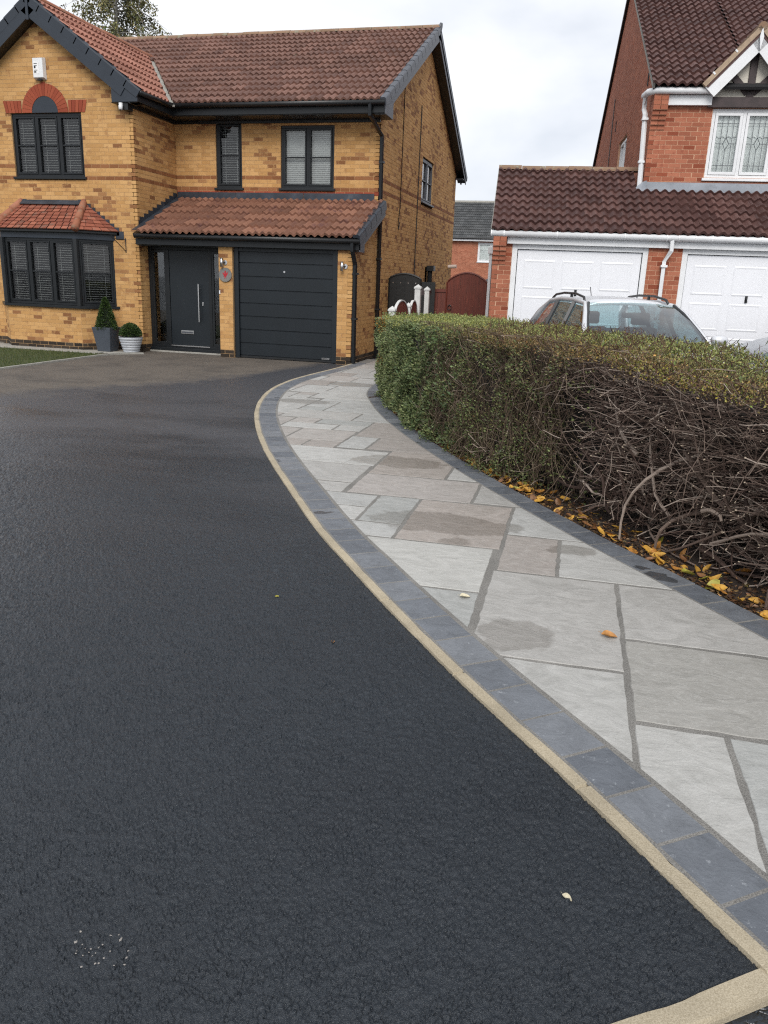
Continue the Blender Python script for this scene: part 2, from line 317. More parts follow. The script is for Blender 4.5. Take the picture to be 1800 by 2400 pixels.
PEBBLE = piece('pebble', [(0, (.20, .17, .13)), (.5, (.36, .31, .25)), (1, (.55, .50, .42))], rough=.7)
# ------------------------------------------------------------------ the setting: ground
def cr_curve(pts, step):                                    # Catmull-Rom, resampled to even steps
    P = [np.array(p, float) for p in pts]; P = [2*P[0]-P[1]]+P+[2*P[-1]-P[-2]]; out = []
    for i in range(1, len(P)-2):
        for k in range(24):
            s = k/24; a, b_, c, d = P[i-1:i+3]
            out.append(.5*((2*b_)+(c-a)*s+(2*a-5*b_+4*c-d)*s*s+(3*b_-a-3*c+d)*s**3))
    out.append(P[-2]); out = np.array(out)
    L = np.concatenate([[0], np.cumsum(np.hypot(*np.diff(out, axis=0).T))]); n = max(2, int(round(L[-1]/step))+1); q = np.linspace(0, L[-1], n)
    return np.stack([np.interp(q, L, out[:, k]) for k in (0, 1)], 1)
def offset(c, d):
    t = np.gradient(c, axis=0); t /= np.hypot(*t.T)[:, None]; return c+np.stack([-t[:, 1], t[:, 0]], 1)*d
OUT = [(0, 1.2), (0, -.1), (-.02, -1.1), (-.09, -2.3), (-.10, -3.3), (.04, -4.45), (.33, -5.55), (.67, -6.5), (1.02, -7.3), (1.40, -8.08), (1.79, -8.81), (2.2, -9.52), (2.62, -10.22),
       (2.97, -10.80), (3.26, -11.25), (3.57, -11.69), (3.9, -12.16), (4.21, -12.58), (4.48, -12.94), (4.72, -13.24), (4.94, -13.51), (5.15, -13.78), (5.33, -14.02), (5.51, -14.25)]
HSL = [(1.30, 1.2), (1.30, -.4), (1.30, -1.8), (1.36, -3.0), (1.54, -4.12), (1.86, -5.05), (2.27, -6.05), (2.72, -6.97), (3.15, -7.77), (3.56, -8.48), (3.96, -9.14), (4.30, -9.67), (4.64, -10.19), (4.94, -10.63), (5.22, -11.02), (5.51, -11.42), (5.78, -11.80), (6.1, -12.25), (6.5, -12.85), (6.85, -13.4)]
oc = cr_curve(OUT, .06); hs = cr_curve(HSL, .06)
def sheet(name, pts, z, mat, kind='structure'):
    me = bpy.data.meshes.new(name); bm = bmesh.new(); vs = [bm.verts.new((p[0], p[1], z)) for p in pts]; f = bm.faces.new(vs)
    if f.normal.z < 0: f.normal_flip()
    bmesh.ops.triangulate(bm, faces=bm.faces[:]); bm.to_mesh(me); bm.free(); me.materials.append(mat)
    return tag(put(name, me), kind=kind)
for p in bpy.data.meshes: pass
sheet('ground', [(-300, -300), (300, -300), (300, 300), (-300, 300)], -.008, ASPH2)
oe = offset(oc, .03)
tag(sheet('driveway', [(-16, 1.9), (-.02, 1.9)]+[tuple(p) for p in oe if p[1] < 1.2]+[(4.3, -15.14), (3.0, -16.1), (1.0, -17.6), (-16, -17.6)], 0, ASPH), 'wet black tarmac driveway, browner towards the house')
# the chippings of the tarmac near by are real relief: stones as overlapping domes, finer towards the viewer
def hash2(i, j, k): 
    h_ = (i.astype(np.int64)*374761393+j.astype(np.int64)*668265263+k*974711) & 0xffffffff; h_ = ((h_ ^ (h_ >> 13))*1274126177) & 0xffffffff; return ((h_ ^ (h_ >> 16)) & 0xffff)/65535.0
def vnoise(x, y, sc, k):
    u, v = x/sc, y/sc; i_, j_ = np.floor(u), np.floor(v); fu, fv = u-i_, v-j_; fu = fu*fu*(3-2*fu); fv = fv*fv*(3-2*fv)
    return (hash2(i_, j_, k)*(1-fu)+hash2(i_+1, j_, k)*fu)*(1-fv)+(hash2(i_, j_+1, k)*(1-fu)+hash2(i_+1, j_+1, k)*fu)*fv
def chippings(x, y):
    out = np.zeros_like(x); wx, wy = x+.010*(vnoise(x, y, .017, 31)-.5), y+.010*(vnoise(x, y, .017, 37)-.5)
    for cell, step, tilt, deep, wid, k0 in ((.0175, .0040, .26, .0075, .15, 1), (.0085, .0028, .50, .0024, .22, 11)):
        gi, gj = np.floor(wx/cell), np.floor(wy/cell); f1 = np.full_like(x, 9.); f2 = f1.copy(); hh_ = np.zeros_like(x)
        for di in (-1, 0, 1):
            for dj in (-1, 0, 1):
                a_, b2 = gi+di, gj+dj; rx = (a_+hash2(a_, b2, k0))*cell-wx; ry = (b2+hash2(a_, b2, k0+1))*cell-wy; d_ = np.hypot(rx, ry)/cell
                hc = step*hash2(a_, b2, k0+2)+tilt*(rx*(hash2(a_, b2, k0+3)-.5)+ry*(hash2(a_, b2, k0+4)-.5)); nr_ = d_ < f1
                f2 = np.where(nr_, f1, np.minimum(f2, d_)); hh_ = np.where(nr_, hc, hh_); f1 = np.where(nr_, d_, f1)
        mask = np.clip((vnoise(x, y, .040, k0+20)-.42)*7, 0, 1)*(.35+.65*vnoise(x, y, .4, k0+23)); crev = np.clip(1-(f2-f1)/wid, 0, 1)**.8*(mask if k0 == 1 else .6)
        out += hh_-deep*crev
    return out+.0135+.0016*np.sin(x*9.1+2*np.sin(y*5.3))*np.sin(y*7.7+1.7*np.sin(x*4.1))
fa = np.concatenate([np.linspace(-1.15, -.57, 170)[:-1], np.linspace(-.57, .60, 1000), np.linspace(.60, .95, 60)[1:]]); fr_ = np.exp(np.linspace(math.log(1.15), math.log(10.5), 740)); AA, RR = np.meshgrid(fa, fr_); th_ = math.pi/2+YAW-AA; gx_, gy_ = CAM[0]+RR*np.cos(th_), CAM[1]+RR*np.sin(th_)
fade = np.clip((10.4-RR)/1.5, 0, 1)*np.clip((AA+1.15)/.12, 0, 1); gz_ = .001+np.maximum(chippings(gx_, gy_), .0005)*fade
xs_ = np.interp(-gy_, -oc[:, 1], oc[:, 0])+.012; kk = ka_line = np.interp(gx_, [1.0, 3.0, 4.0, 4.9, 5.287, 5.52], [-17.5, -16.05, -15.32, -14.66, -14.382, -14.208])+.012
ok_ = (gx_ < xs_+.03) & (gy_ > kk-.02) & (gy_ < -2.5); nr, na = RR.shape; idx = np.arange(nr*na).reshape(nr, na); qf = np.stack([idx[:-1, :-1], idx[:-1, 1:], idx[1:, 1:], idx[1:, :-1]], -1).reshape(-1, 4); okf = ok_.ravel()[qf].all(1); qf = qf[okf]
used = np.unique(qf); rm_ = np.zeros(nr*na, np.int64); rm_[used] = np.arange(len(used)); GV = np.stack([gx_.ravel()[used], gy_.ravel()[used], gz_.ravel()[used]], 1)
qf = rm_[qf][:, ::-1] if (np.cross(GV[rm_[qf[0]]][1]-GV[rm_[qf[0]]][0], GV[rm_[qf[0]]][2]-GV[rm_[qf[0]]][0])[2] < 0) else rm_[qf]
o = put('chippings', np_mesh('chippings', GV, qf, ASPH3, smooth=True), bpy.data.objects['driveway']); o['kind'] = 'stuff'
# concrete edging along the drive: separate lengths
path = empty('garden_path'); tag(path, 'curved path of grey stone slabs between drive and hedge', kind='structure')
def strip_piece(c, i0, i1, d0, d1, z0, z1, jit=0, ch=.004):
    a = offset(c, d0)[i0:i1+1]; b_ = offset(c, d1)[i0:i1+1]; n = len(a); mb = MB()
    ring = [tuple(p) for p in a]+[tuple(p) for p in b_[::-1]]; mid = np.mean(ring, axis=0)
    def shrink(k): return [tuple(np.array(p)+(mid-np.array(p))/max(np.hypot(*(mid-np.array(p))), 1e-6)*k) for p in ring]
    k = len(ring); lo = [(x, y, z0) for x, y in ring]; m1 = [(x, y, z1-ch) for x, y in ring]; up = [(x, y, z1+random.uniform(-jit, jit)) for x, y in shrink(ch)]
    vs = lo+m1+up; fs = []
    for r in (0, 1):
        for j in range(k): fs.append((r*k+j, r*k+(j+1) % k, (r+1)*k+(j+1) % k, (r+1)*k+j))
    for j in range(n-1): fs.append((2*k+j, 2*k+j+1, 2*k+k-2-j, 2*k+k-1-j))
    mb.add(vs, fs); me = mb.mesh('p', []); bm = bmesh.new(); bm.from_mesh(me); bmesh.ops.recalc_face_normals(bm, faces=bm.faces[:]); bm.to_mesh(me); bm.free(); return me
# the curves run away->towards the camera, so +offset is to the right hand... left normal: use sign so that the path side is positive
SGN = 1 if offset(oc, .1)[200][0] > oc[200][0] else -1
i = 14; first = True
while i < len(oc)-3:
    j = min(len(oc)-1, i+15); me = strip_piece(oc, i, j, SGN*.0, SGN*.056, -.05, .031, 0, .01); me.materials.append(EDGE_C)
    put('edging_stone', me, path); i = j
def gapcut(c, i0, i1): return i0, i1
i = 14
ocf = cr_curve(OUT, .0095)
k = 90
while k < len(ocf)-12:
    w = 27+random.choice((-1, 0, 0, 1)); me = strip_piece(ocf, k, min(k+w, len(ocf)-1), SGN*.068, SGN*.276, -.05, .031+random.uniform(-.001, .001)); me.materials.append(SLATE); put('border_block', me, path); k += w+1
hsf = cr_curve(HSL, .0095); SG2 = 1 if offset(hs, .1)[100][0] > hs[100][0] else -1
k = 60
while k < len(hsf)-30:
    w = 27+random.choice((-1, 0, 0, 1)); me = strip_piece(hsf, k, min(k+w, len(hsf)-1), SG2*.008, SG2*.205, -.05, .031+random.uniform(-.001, .001)); me.materials.append(SLATE); put('border_block', me, path); k += w+1
base = [tuple(p) for p in offset(oc, SGN*.05)]+[tuple(p) for p in offset(hs, SG2*.19)[::-1]]
b_ = sheet('path_bed', base, .0298, GROUT); b_.parent = path; del b_['kind']
SLABS = [(4.40,5.15,-12.66,-11.48),(5.15,6.9,-12.28,-11.48),(5.15,6.9,-13.09,-12.28),(4.2,5.145,-13.7,-12.66),(5.145,5.51,-14.3,-13.10),(5.51,6.9,-14.4,-13.10),(3.0,4.38,-11.89,-11.08),(3.5,4.38,-12.7,-11.89),
 (3.67,4.42,-11.08,-10.0),(4.42,5.4,-10.72,-9.97),(4.42,4.80,-11.48,-10.72),(4.80,5.9,-11.48,-10.72),(3.32,3.67,-10.75,-10.0),(2.6,3.32,-10.39,-10.02),(2.6,3.32,-10.75,-10.39),(2.8,3.67,-11.08,-10.75),
 (3.02,4.08,-10.0,-9.28),(4.08,4.9,-9.97,-9.0),(2.0,3.0,-9.69,-9.0),(2.2,3.0,-10.02,-9.69),(1.7,3.02,-9.0,-8.33),(3.02,3.75,-9.28,-8.25),(3.75,4.5,-9.26,-8.3),(2.05,2.41,-8.33,-8.0),(2.41,2.74,-8.28,-7.62),
 (2.74,3.8,-8.25,-7.62),(1.4,2.05,-8.33,-8.0),(1.74,2.41,-8.0,-7.35),(1.0,1.74,-8.0,-7.37),(2.43,3.5,-7.62,-6.65),(1.43,2.09,-7.36,-7.02),(2.09,2.43,-7.34,-6.98),(1.76,2.44,-6.99,-6.66),(1.43,1.76,-7.02,-6.68),
 (.8,1.43,-7.37,-6.72),(1.17,2.13,-6.67,-6.08),(2.13,2.9,-6.65,-5.6),(.7,1.17,-6.72,-6.45),(.4,1.21,-6.45,-5.58),(1.22,1.57,-5.78,-5.23),(1.22,1.57,-6.08,-5.78),(1.57,2.5,-6.07,-5.21),(1.24,2.2,-5.22,-4.97),(.2,1.23,-5.58,-5.06),
 (.0,.71,-5.06,-4.53),(.71,1.0,-4.74,-4.47),(.71,1.0,-5.05,-4.74),(1.0,2.0,-4.97,-4.2),(.5,1.03,-4.46,-3.6),(1.03,1.8,-4.2,-3.55),(.0,.5,-4.52,-4.1),(.0,.5,-4.1,-3.56),(.1,.83,-3.56,-2.95),(.83,1.7,-3.55,-2.9),
 (.1,.5,-2.95,-2.35),(.5,1.05,-2.92,-2.2),(1.05,1.6,-2.9,-2.3),(.1,.85,-2.2,-1.6),(.85,1.6,-2.2,-1.45),(.1,.5,-1.6,-1.0),(.5,1.0,-1.6,-.8),(1.0,1.6,-1.45,-.7),(.1,.5,-1.0,-.2),(.5,1.0,-.8,.1),(1.0,1.6,-.7,.2),(.1,.5,-.2,.6),(.5,1.6,.2,1.1)]
region = [tuple(p) for p in offset(oc, SGN*.300)]+[tuple(p) for p in offset(hs, -SG2*.006)[::-1]]
def clip(poly, axis, val, keep_less):
    out = []
    for a, b2 in zip(poly, poly[1:]+poly[:1]):
        ia = (a[axis] < val) == keep_less; ib = (b2[axis] < val) == keep_less
        if ia: out.append(a)
        if ia != ib:
            s = (val-a[axis])/(b2[axis]-a[axis]); out.append((a[0]+s*(b2[0]-a[0]), a[1]+s*(b2[1]-a[1])))
    return out
TH = math.radians(1.2); cth, sth = math.cos(TH), math.sin(TH); PIV = (3.5, -10)
def slab_rot(p, s=1):
    x, y = p[0]-PIV[0], p[1]-PIV[1]; return (PIV[0]+x*cth-s*y*sth, PIV[1]+s*x*sth+y*cth)
regr = [slab_rot(p, -1) for p in region]
for (x0, x1, y0, y1) in SLABS:
    g = .011
    poly = clip(clip(clip(clip(regr, 0, x0+g, False), 0, x1-g, True), 1, y0+g+.002, False), 1, y1-g-.002, True)
    if len(poly) < 3: continue
    # thin out points that nearly coincide
    q = [poly[0]]
    for p in poly[1:]:
        if math.hypot(p[0]-q[-1][0], p[1]-q[-1][1]) > .012: q.append(p)
    if math.hypot(q[0][0]-q[-1][0], q[0][1]-q[-1][1]) < .012: q.pop()
    if len(q) < 3: continue
    # riven edge: subdivide and jitter a little
    e = []
    for a, b2 in zip(q, q[1:]+q[:1]):
        n = max(1, int(math.hypot(b2[0]-a[0], b2[1]-a[1])/.06))
        for s in range(n): e.append((a[0]+(b2[0]-a[0])*s/n+(random.gauss(0, .0028) if s else 0), a[1]+(b2[1]-a[1])*s/n+(random.gauss(0, .0028) if s else 0)))
    e = [slab_rot(p) for p in e]; mid = np.mean(e, axis=0)
    ar = .5*sum(a[0]*b2[1]-a[1]*b2[0] for a, b2 in zip(e, e[1:]+e[:1]))
    if abs(ar) < .004: continue
    if ar < 0: e = e[::-1]
    z = .0330+random.uniform(-.0010, .0010); n = len(e); nv = []
    for i3 in range(n):                                     # inset for the rounded arris
        a, b2 = np.array(e[i3-1]), np.array(e[(i3+1) % n]); t = b2-a; t /= max(np.hypot(*t), 1e-6); nv.append((e[i3][0]-t[1]*.004, e[i3][1]+t[0]*.004))
    mb = MB(); mb.add([(x, y, -.01) for x, y in e]+[(x, y, z-.005) for x, y in e]+[(x, y, z) for x, y in nv],
        [(j, (j+1) % n, n+(j+1) % n, n+j) for j in range(n)]+[(n+j, n+(j+1) % n, 2*n+(j+1) % n, 2*n+j) for j in range(n)]+[tuple(2*n+j for j in range(n))])
    sl_ = mb.build('paving_slab', STONE, path)
    cs_ = {(3.67, -11.08): (.345, .308, .278), (3.02, -9.28): (.34, .305, .275), (4.40, -12.66): (.375, .365, .345), (5.15, -13.09): (.345, .335, .31), (3.0, -11.89): (.43, .425, .40), (4.2, -13.7): (.40, .395, .375), (5.145, -14.3): (.40, .395, .375), (5.51, -14.4): (.385, .39, .375), (3.02, -10.0): (.40, .37, .345), (5.15, -12.28): (.39, .38, .36)}.get((x0, y0)) or random.choice([(.36, .365, .35), (.40, .40, .385), (.43, .425, .405), (.37, .345, .32), (.33, .30, .275), (.385, .375, .355)])
    kq = random.uniform(.84, .94); sl_.color = (cs_[0]*kq, cs_[1]*kq, cs_[2]*kq, 1)
# kerb across the mouth of the drive, footway beyond
kerb = empty('kerb'); tag(kerb, kind='structure')
ka = np.array([(5.62, -14.135), (5.52, -14.208), (5.287, -14.382), (4.9, -14.66), (4.0, -15.32), (3.0, -16.05), (1.0, -17.5)]); kc = cr_curve(ka, .06)
KS = 1 if offset(kc, .1)[20][1] < kc[20][1] else -1
i = 0
while i < len(kc)-2:
    j = min(len(kc)-1, i+15); me = strip_piece(kc, i, j, 0, KS*.075, -.06, .024, 0, .012); me.materials.append(EDGE_C); put('kerb_stone', me, kerb); i = j
# soil bed under the hedge
soil_in = offset(hs, SG2*.2)
HB = [(2.2, -3.0), (3.1, -3.1), (3.7, -5.2), (4.4, -6.8), (5.1, -8.1), (5.8, -9.3), (6.4, -10.5), (7.5, -12.5), (8.4, -14.0)]
so = sheet('soil_bed', [tuple(p) for p in soil_in if p[1] < -2.2]+HB[::-1], .004, SOIL)
# lawn, its edging and the strip of paving by the bay
tag(sheet('lawn', [(-14, -.95), (-5.5, -1.05), (-5.2, -1.25), (-5.16, -2.0), (-5.16, -4.5), (-5.2, -9), (-14, -9)], .012, GRASS_G))
le = empty('lawn_edging'); tag(le, kind='structure'); lc = cr_curve([(-4.62, -.42), (-4.85, -.62), (-5.03, -1.0), (-5.09, -1.6), (-5.1, -2.6), (-5.1, -4.4), (-5.12, -9)], .06); i = 0
while i < len(lc)-2:
    j = min(len(lc)-1, i+15); me = strip_piece(lc, i, j, -.03, .03, -.05, .035, 0, .008); me.materials.append(CONC); put('edging_stone', me, le); i = j
sp = empty('house_paving'); tag(sp, kind='structure')
x = -4.98
while x > -9.5:
    x2 = x-.45; MB().box(x2+.006, x-.006, -1.0 if x < -5.1 else -.72, .07 if x < -8.5 or x > -5.5 else -.2, -.05, .018).build('paving_flag', CONC, sp, bevel=.004); x = x2
gb = []; n = 16000; gx = rng.uniform(-8.9, -5.14, n); gy = rng.uniform(-4.6, -1.02, n); h = rng.uniform(.02, .05, n); a = rng.uniform(0, 6.28, n); lx = rng.normal(0, .012, n); ly = rng.normal(0, .012, n)
V = np.zeros((n, 3, 3)); V[:, 0] = np.stack([gx-np.cos(a)*.003, gy-np.sin(a)*.003, np.full(n, .01)], 1); V[:, 1] = np.stack([gx+np.cos(a)*.003, gy+np.sin(a)*.003, np.full(n, .01)], 1); V[:, 2] = np.stack([gx+lx, gy+ly, .012+h], 1)
GBL = piece('grass_blade', [(0, (.035, .055, .012)), (.6, (.06, .085, .02)), (1, (.13, .12, .045))], bmp=0)
tag(put('grass', np_mesh('grass', V.reshape(-1, 3), np.arange(3*n).reshape(-1, 3), GBL)), 'short green lawn grass beside the drive', 'grass', kind='stuff')
# ------------------------------------------------------------------ brickwork and tiling engines
CO, BL, JT = .08, .217, .0065                                # course, brick length, joint
def clump(a, b): return math.sin(a*1.9+b*2.3+1)+math.sin(a*.83-b*3.1+2.2)+math.sin(b*5.1+a*3.3)
class House:
    def __init__(s, name, loc, rz, label, cat, mats, mortar):
        s.e = empty(name, loc, rz, label, cat); s.mats = mats; s.mort = mortar; s.br = []; s.tl = []; s.loc = np.array(loc, float); s.rz = rz
        c, q = math.cos(-rz), math.sin(-rz); d = CAM-s.loc; s.cam = np.array([c*d[0]-q*d[1], q*d[0]+c*d[1], d[2]])
    def wall(s, F, z0, z1, span, holes=(), cls=None, plinth=0, seen=1.0, off=0.0, thick=.1, name='wall'):
        O, U, Nn = [np.array(x, float) for x in F]; mb = MB(); wid = len(s.br); bricks = []; run = None
        k0, k1 = int(round(z0/CO)), int(round(z1/CO))
        for k in range(k0, k1+1):
            if k < k1:
                zm = (k+.5)*CO; iv = [list(t) for t in span(zm)]
                for hfn in holes:
                    hh = hfn(zm) if callable(hfn) else ((hfn[0], hfn[1]) if hfn[2] < zm < hfn[3] else None)
                    if not hh: continue
                    nx = []
                    for a, b in iv:
                        if hh[1] <= a or hh[0] >= b: nx.append([a, b]); continue
                        if hh[0] > a+.01: nx.append([a, hh[0]])
                        if hh[1] < b-.01: nx.append([hh[1], b])
                    iv = nx
                iv = [(round(a, 4), round(b, 4)) for a, b in iv if b-a > .02]
            else: iv = None
            if run is None: run = (k, iv)
            elif iv != run[1]:
                for a, b in run[1] or []: mb.fbox((O, U, Nn), a, b, -thick, 0, run[0]*CO, k*CO)
                run = (k, iv)
            if k == k1: break
            for a, b in iv:
                u = math.floor((a-off)/BL)*BL+off+(BL/2 if k % 2 else 0)-BL
                while u < b:
                    p, q = max(u, a), min(u+BL-JT, b)
                    if u+BL-JT < a+.03: u += BL; st_ = a; continue
                    if b-q < .035: q = b
                    if p-a < .05: p = a
                    if q-p > .025:
                        um = (p+q)/2; c = cls(k, um, q-p) if cls else 0
                        if k < plinth: c = 4
                        bricks.append((p, q, k*CO+JT/2, (k+1)*CO-JT/2, c, (q-p) > BL-JT-.002))
                    u += BL
        w = mb.build(name, s.mort, s.e)
        for p, q, a, b, c, full in bricks:
            C = O+U*(p+q)/2+np.array([0, 0, (a+b)/2]); d = s.cam-C; r2 = d@d; wt = seen*(q-p)*(b-a)*max(0, (d@Nn))/r2**1.5
            s.br.append((wt, w, O, U, Nn, p, q, a, b, c, full))
        return w
    def raw_brick(s, w, O, U, Nn, p, q, a, b, c): s.br.append((0, w, np.array(O, float), np.array(U, float), np.array(Nn, float), p, q, a, b, c, False))
    def finish_bricks(s, n=300, proud=.0028):
        order = sorted(range(len(s.br)), key=lambda i: -s.br[i][0] if s.br[i][10] else 1); single = set([i for i in order[:n] if s.br[i][10] and s.br[i][0] > 0])
        protos = {}; V = []; MI = []
        ln = BL-JT; hh = CO-JT
        for i, (wt, w, O, U, Nn, p, q, a, b, c, full) in enumerate(s.br):
            pr = proud+random.uniform(-.0012, .0012)
            if i in single:
                if c not in protos:
                    m = MB(); e = .0022; m.add([(-ln/2,0,-hh/2),(ln/2,0,-hh/2),(ln/2,0,hh/2),(-ln/2,0,hh/2),(-ln/2,-.012+e,-hh/2),(ln/2,-.012+e,-hh/2),(ln/2,-.012+e,hh/2),(-ln/2,-.012+e,hh/2),(-ln/2+e,-.012,-hh/2+e),(ln/2-e,-.012,-hh/2+e),(ln/2-e,-.012,hh/2-e),(-ln/2+e,-.012,hh/2-e)],
                        [(0,1,5,4),(1,2,6,5),(2,3,7,6),(3,0,4,7),(4,5,9,8),(5,6,10,9),(6,7,11,10),(7,4,8,11),(8,9,10,11)]); protos[c] = m.mesh('brick', s.mats[c])
                C = O+U*(p+q)/2+Nn*(pr-.012)+np.array([0, 0, (a+b)/2]); put('brick', protos[c], w, C, (0, 0, math.atan2(U[1], U[0]) if (U[0]*-Nn[1]+U[1]*Nn[0]) > 0 else math.atan2(U[1], U[0])+math.pi))
            else:
                P = lambda u, d, z: O+U*u+Nn*d+np.array([0, 0, z]); e = .002
                V.append([P(p,-.003,a),P(q,-.003,a),P(q,-.003,b),P(p,-.003,b),P(p+e,pr,a+e),P(q-e,pr,a+e),P(q-e,pr,b-e),P(p+e,pr,b-e)]); MI.append(c)
        if V:
            V = np.array(V); k = len(V); f = np.array([(0,1,5,4),(1,2,6,5),(2,3,7,6),(3,0,4,7),(4,5,6,7)]); F = (np.arange(k)[:, None, None]*8+f[None]).reshape(-1, 4)
            o = put('bricks', np_mesh('bricks', V.reshape(-1, 3), F, s.mats, np.repeat(MI, 5)), s.e); o['kind'] = 'stuff'
    def tiles(s, roof, O, U, V, W, Ls, mat, clips=(), seen=1.0, tw=.3, ga=.40, amp=.025, waves=2):
        O, U, V = [np.array(x, float) for x in (O, U, V)]; U /= np.linalg.norm(U); V /= np.linalg.norm(V); Nn = np.cross(U, V)
        nu = int(math.ceil(W/tw)); nv = int(math.ceil(Ls/ga)); s.tl.append(dict(roof=roof, mat=mat, amp=amp, tw=tw, ga=ga, waves=waves, clips=clips, B=(U, V, Nn), W=W, Ls=Ls, O=O, items=[]))
        for j in range(nv):
            for i in range(nu):
                P = O+U*(i*tw)+V*(j*ga); ctr = P+U*tw/2+V*ga/2
                cor = [P+U*x*tw+V*y*(ga+.06) for x in (0, 1) for y in (0, 1)]
                inside = all(((np.array(c)-np.array(cp))@np.array(cn)) <= 1e-6 for cp, cn in clips for c in cor) and (i+1)*tw <= W+1e-6 and (j+1)*ga <= Ls+.05
                anyin = all(any(((np.array(c)-np.array(cp))@np.array(cn)) <= 1e-6 for c in cor) for cp, cn in clips)
                if not anyin: continue
                d = s.cam-ctr; s.tl[-1]['items'].append((seen*max(0, d@Nn)/(d@d)**1.5 if inside else -1, P))
    def finish_tiles(s, n=300):
        allw = sorted([(it[0], gi, k) for gi, g in enumerate(s.tl) for k, it in enumerate(g['items']) if it[0] > 0], reverse=True)[:n]; single = set((g, k) for _, g, k in allw)
        for gi, g in enumerate(s.tl):
            U, V, Nn = g['B']; nx = 8*g['waves']; xs = np.linspace(0, g['tw'], nx+1); ph = xs/g['tw']*g['waves']*2*math.pi
            z = g['amp']*(.5+.5*np.cos(ph-1.1))**.8*2-.004; ov = g['ga']+.06; lift = .055
            loc = np.concatenate([np.stack([xs, np.zeros(nx+1), z+lift-.050], 1), np.stack([xs, np.zeros(nx+1), z+lift], 1), np.stack([xs, np.full(nx+1, ov), z+.002], 1)])
            fs = np.array([(r*(nx+1)+i, r*(nx+1)+i+1, (r+1)*(nx+1)+i+1, (r+1)*(nx+1)+i) for r in (0, 1) for i in range(nx)])
            me1 = None; acc = []
            for k, (wt, P) in enumerate(g['items']):
                jz = random.uniform(-.004, .004); jt = random.uniform(-.004, .004)
                if (gi, k) in single:
                    if me1 is None:
                        me1 = np_mesh('roof_tile', loc, fs, g['mat'], smooth=True); 
                        try: me1.set_sharp_from_angle(angle=math.radians(50))
                        except Exception: pass
                    M4 = Matrix(((U[0], V[0], Nn[0], P[0]+Nn[0]*jz), (U[1], V[1], Nn[1], P[1]+Nn[1]*jz), (U[2], V[2], Nn[2], P[2]+Nn[2]*jz), (0, 0, 0, 1)))
                    put('roof_tile', me1, g['roof'], mat4=M4)
                else: acc.append(P[None]+loc[:, :1]*U+loc[:, 1:2]*V+(loc[:, 2:]+jz)*Nn)
            if acc:
                A = np.array(acc); k = len(A); F = (np.arange(k)[:, None, None]*len(loc)+fs[None]).reshape(-1, 4)
                me = np_mesh('roof_tiles', A.reshape(-1, 3), F, g['mat'], smooth=True)
                try: me.set_sharp_from_angle(angle=math.radians(50))
                except Exception: pass
                cl = list(g['clips'])+[(g['O']+U*g['W'], U), (g['O']+V*(g['Ls']), V)]
                bm = bmesh.new(); bm.from_mesh(me)
                for cp, cn in cl: bmesh.ops.bisect_plane(bm, geom=bm.verts[:]+bm.edges[:]+bm.faces[:], plane_co=cp, plane_no=cn, clear_outer=True)
                bm.to_mesh(me); bm.free(); o = put('roof_tiles', me, s.e); o['kind'] = 'stuff'
def obox(mb, O, A, B, Cc, a0, a1, b0, b1, c0, c1, m=0):     # box in any oriented frame
    O, A, B, Cc = [Vector(x) for x in (O, A, B, Cc)]; P = lambda a, b, c: O+A*a+B*b+Cc*c
    fs = [(0,3,2,1),(4,5,6,7),(0,1,5,4),(1,2,6,5),(2,3,7,6),(3,0,4,7)]
    if A.cross(B).dot(Cc) < 0: fs = [f[::-1] for f in fs]
    mb.add([P(a0,b0,c0),P(a1,b0,c0),P(a1,b1,c0),P(a0,b1,c0),P(a0,b0,c1),P(a1,b0,c1),P(a1,b1,c1),P(a0,b1,c1)], fs, m); return mb
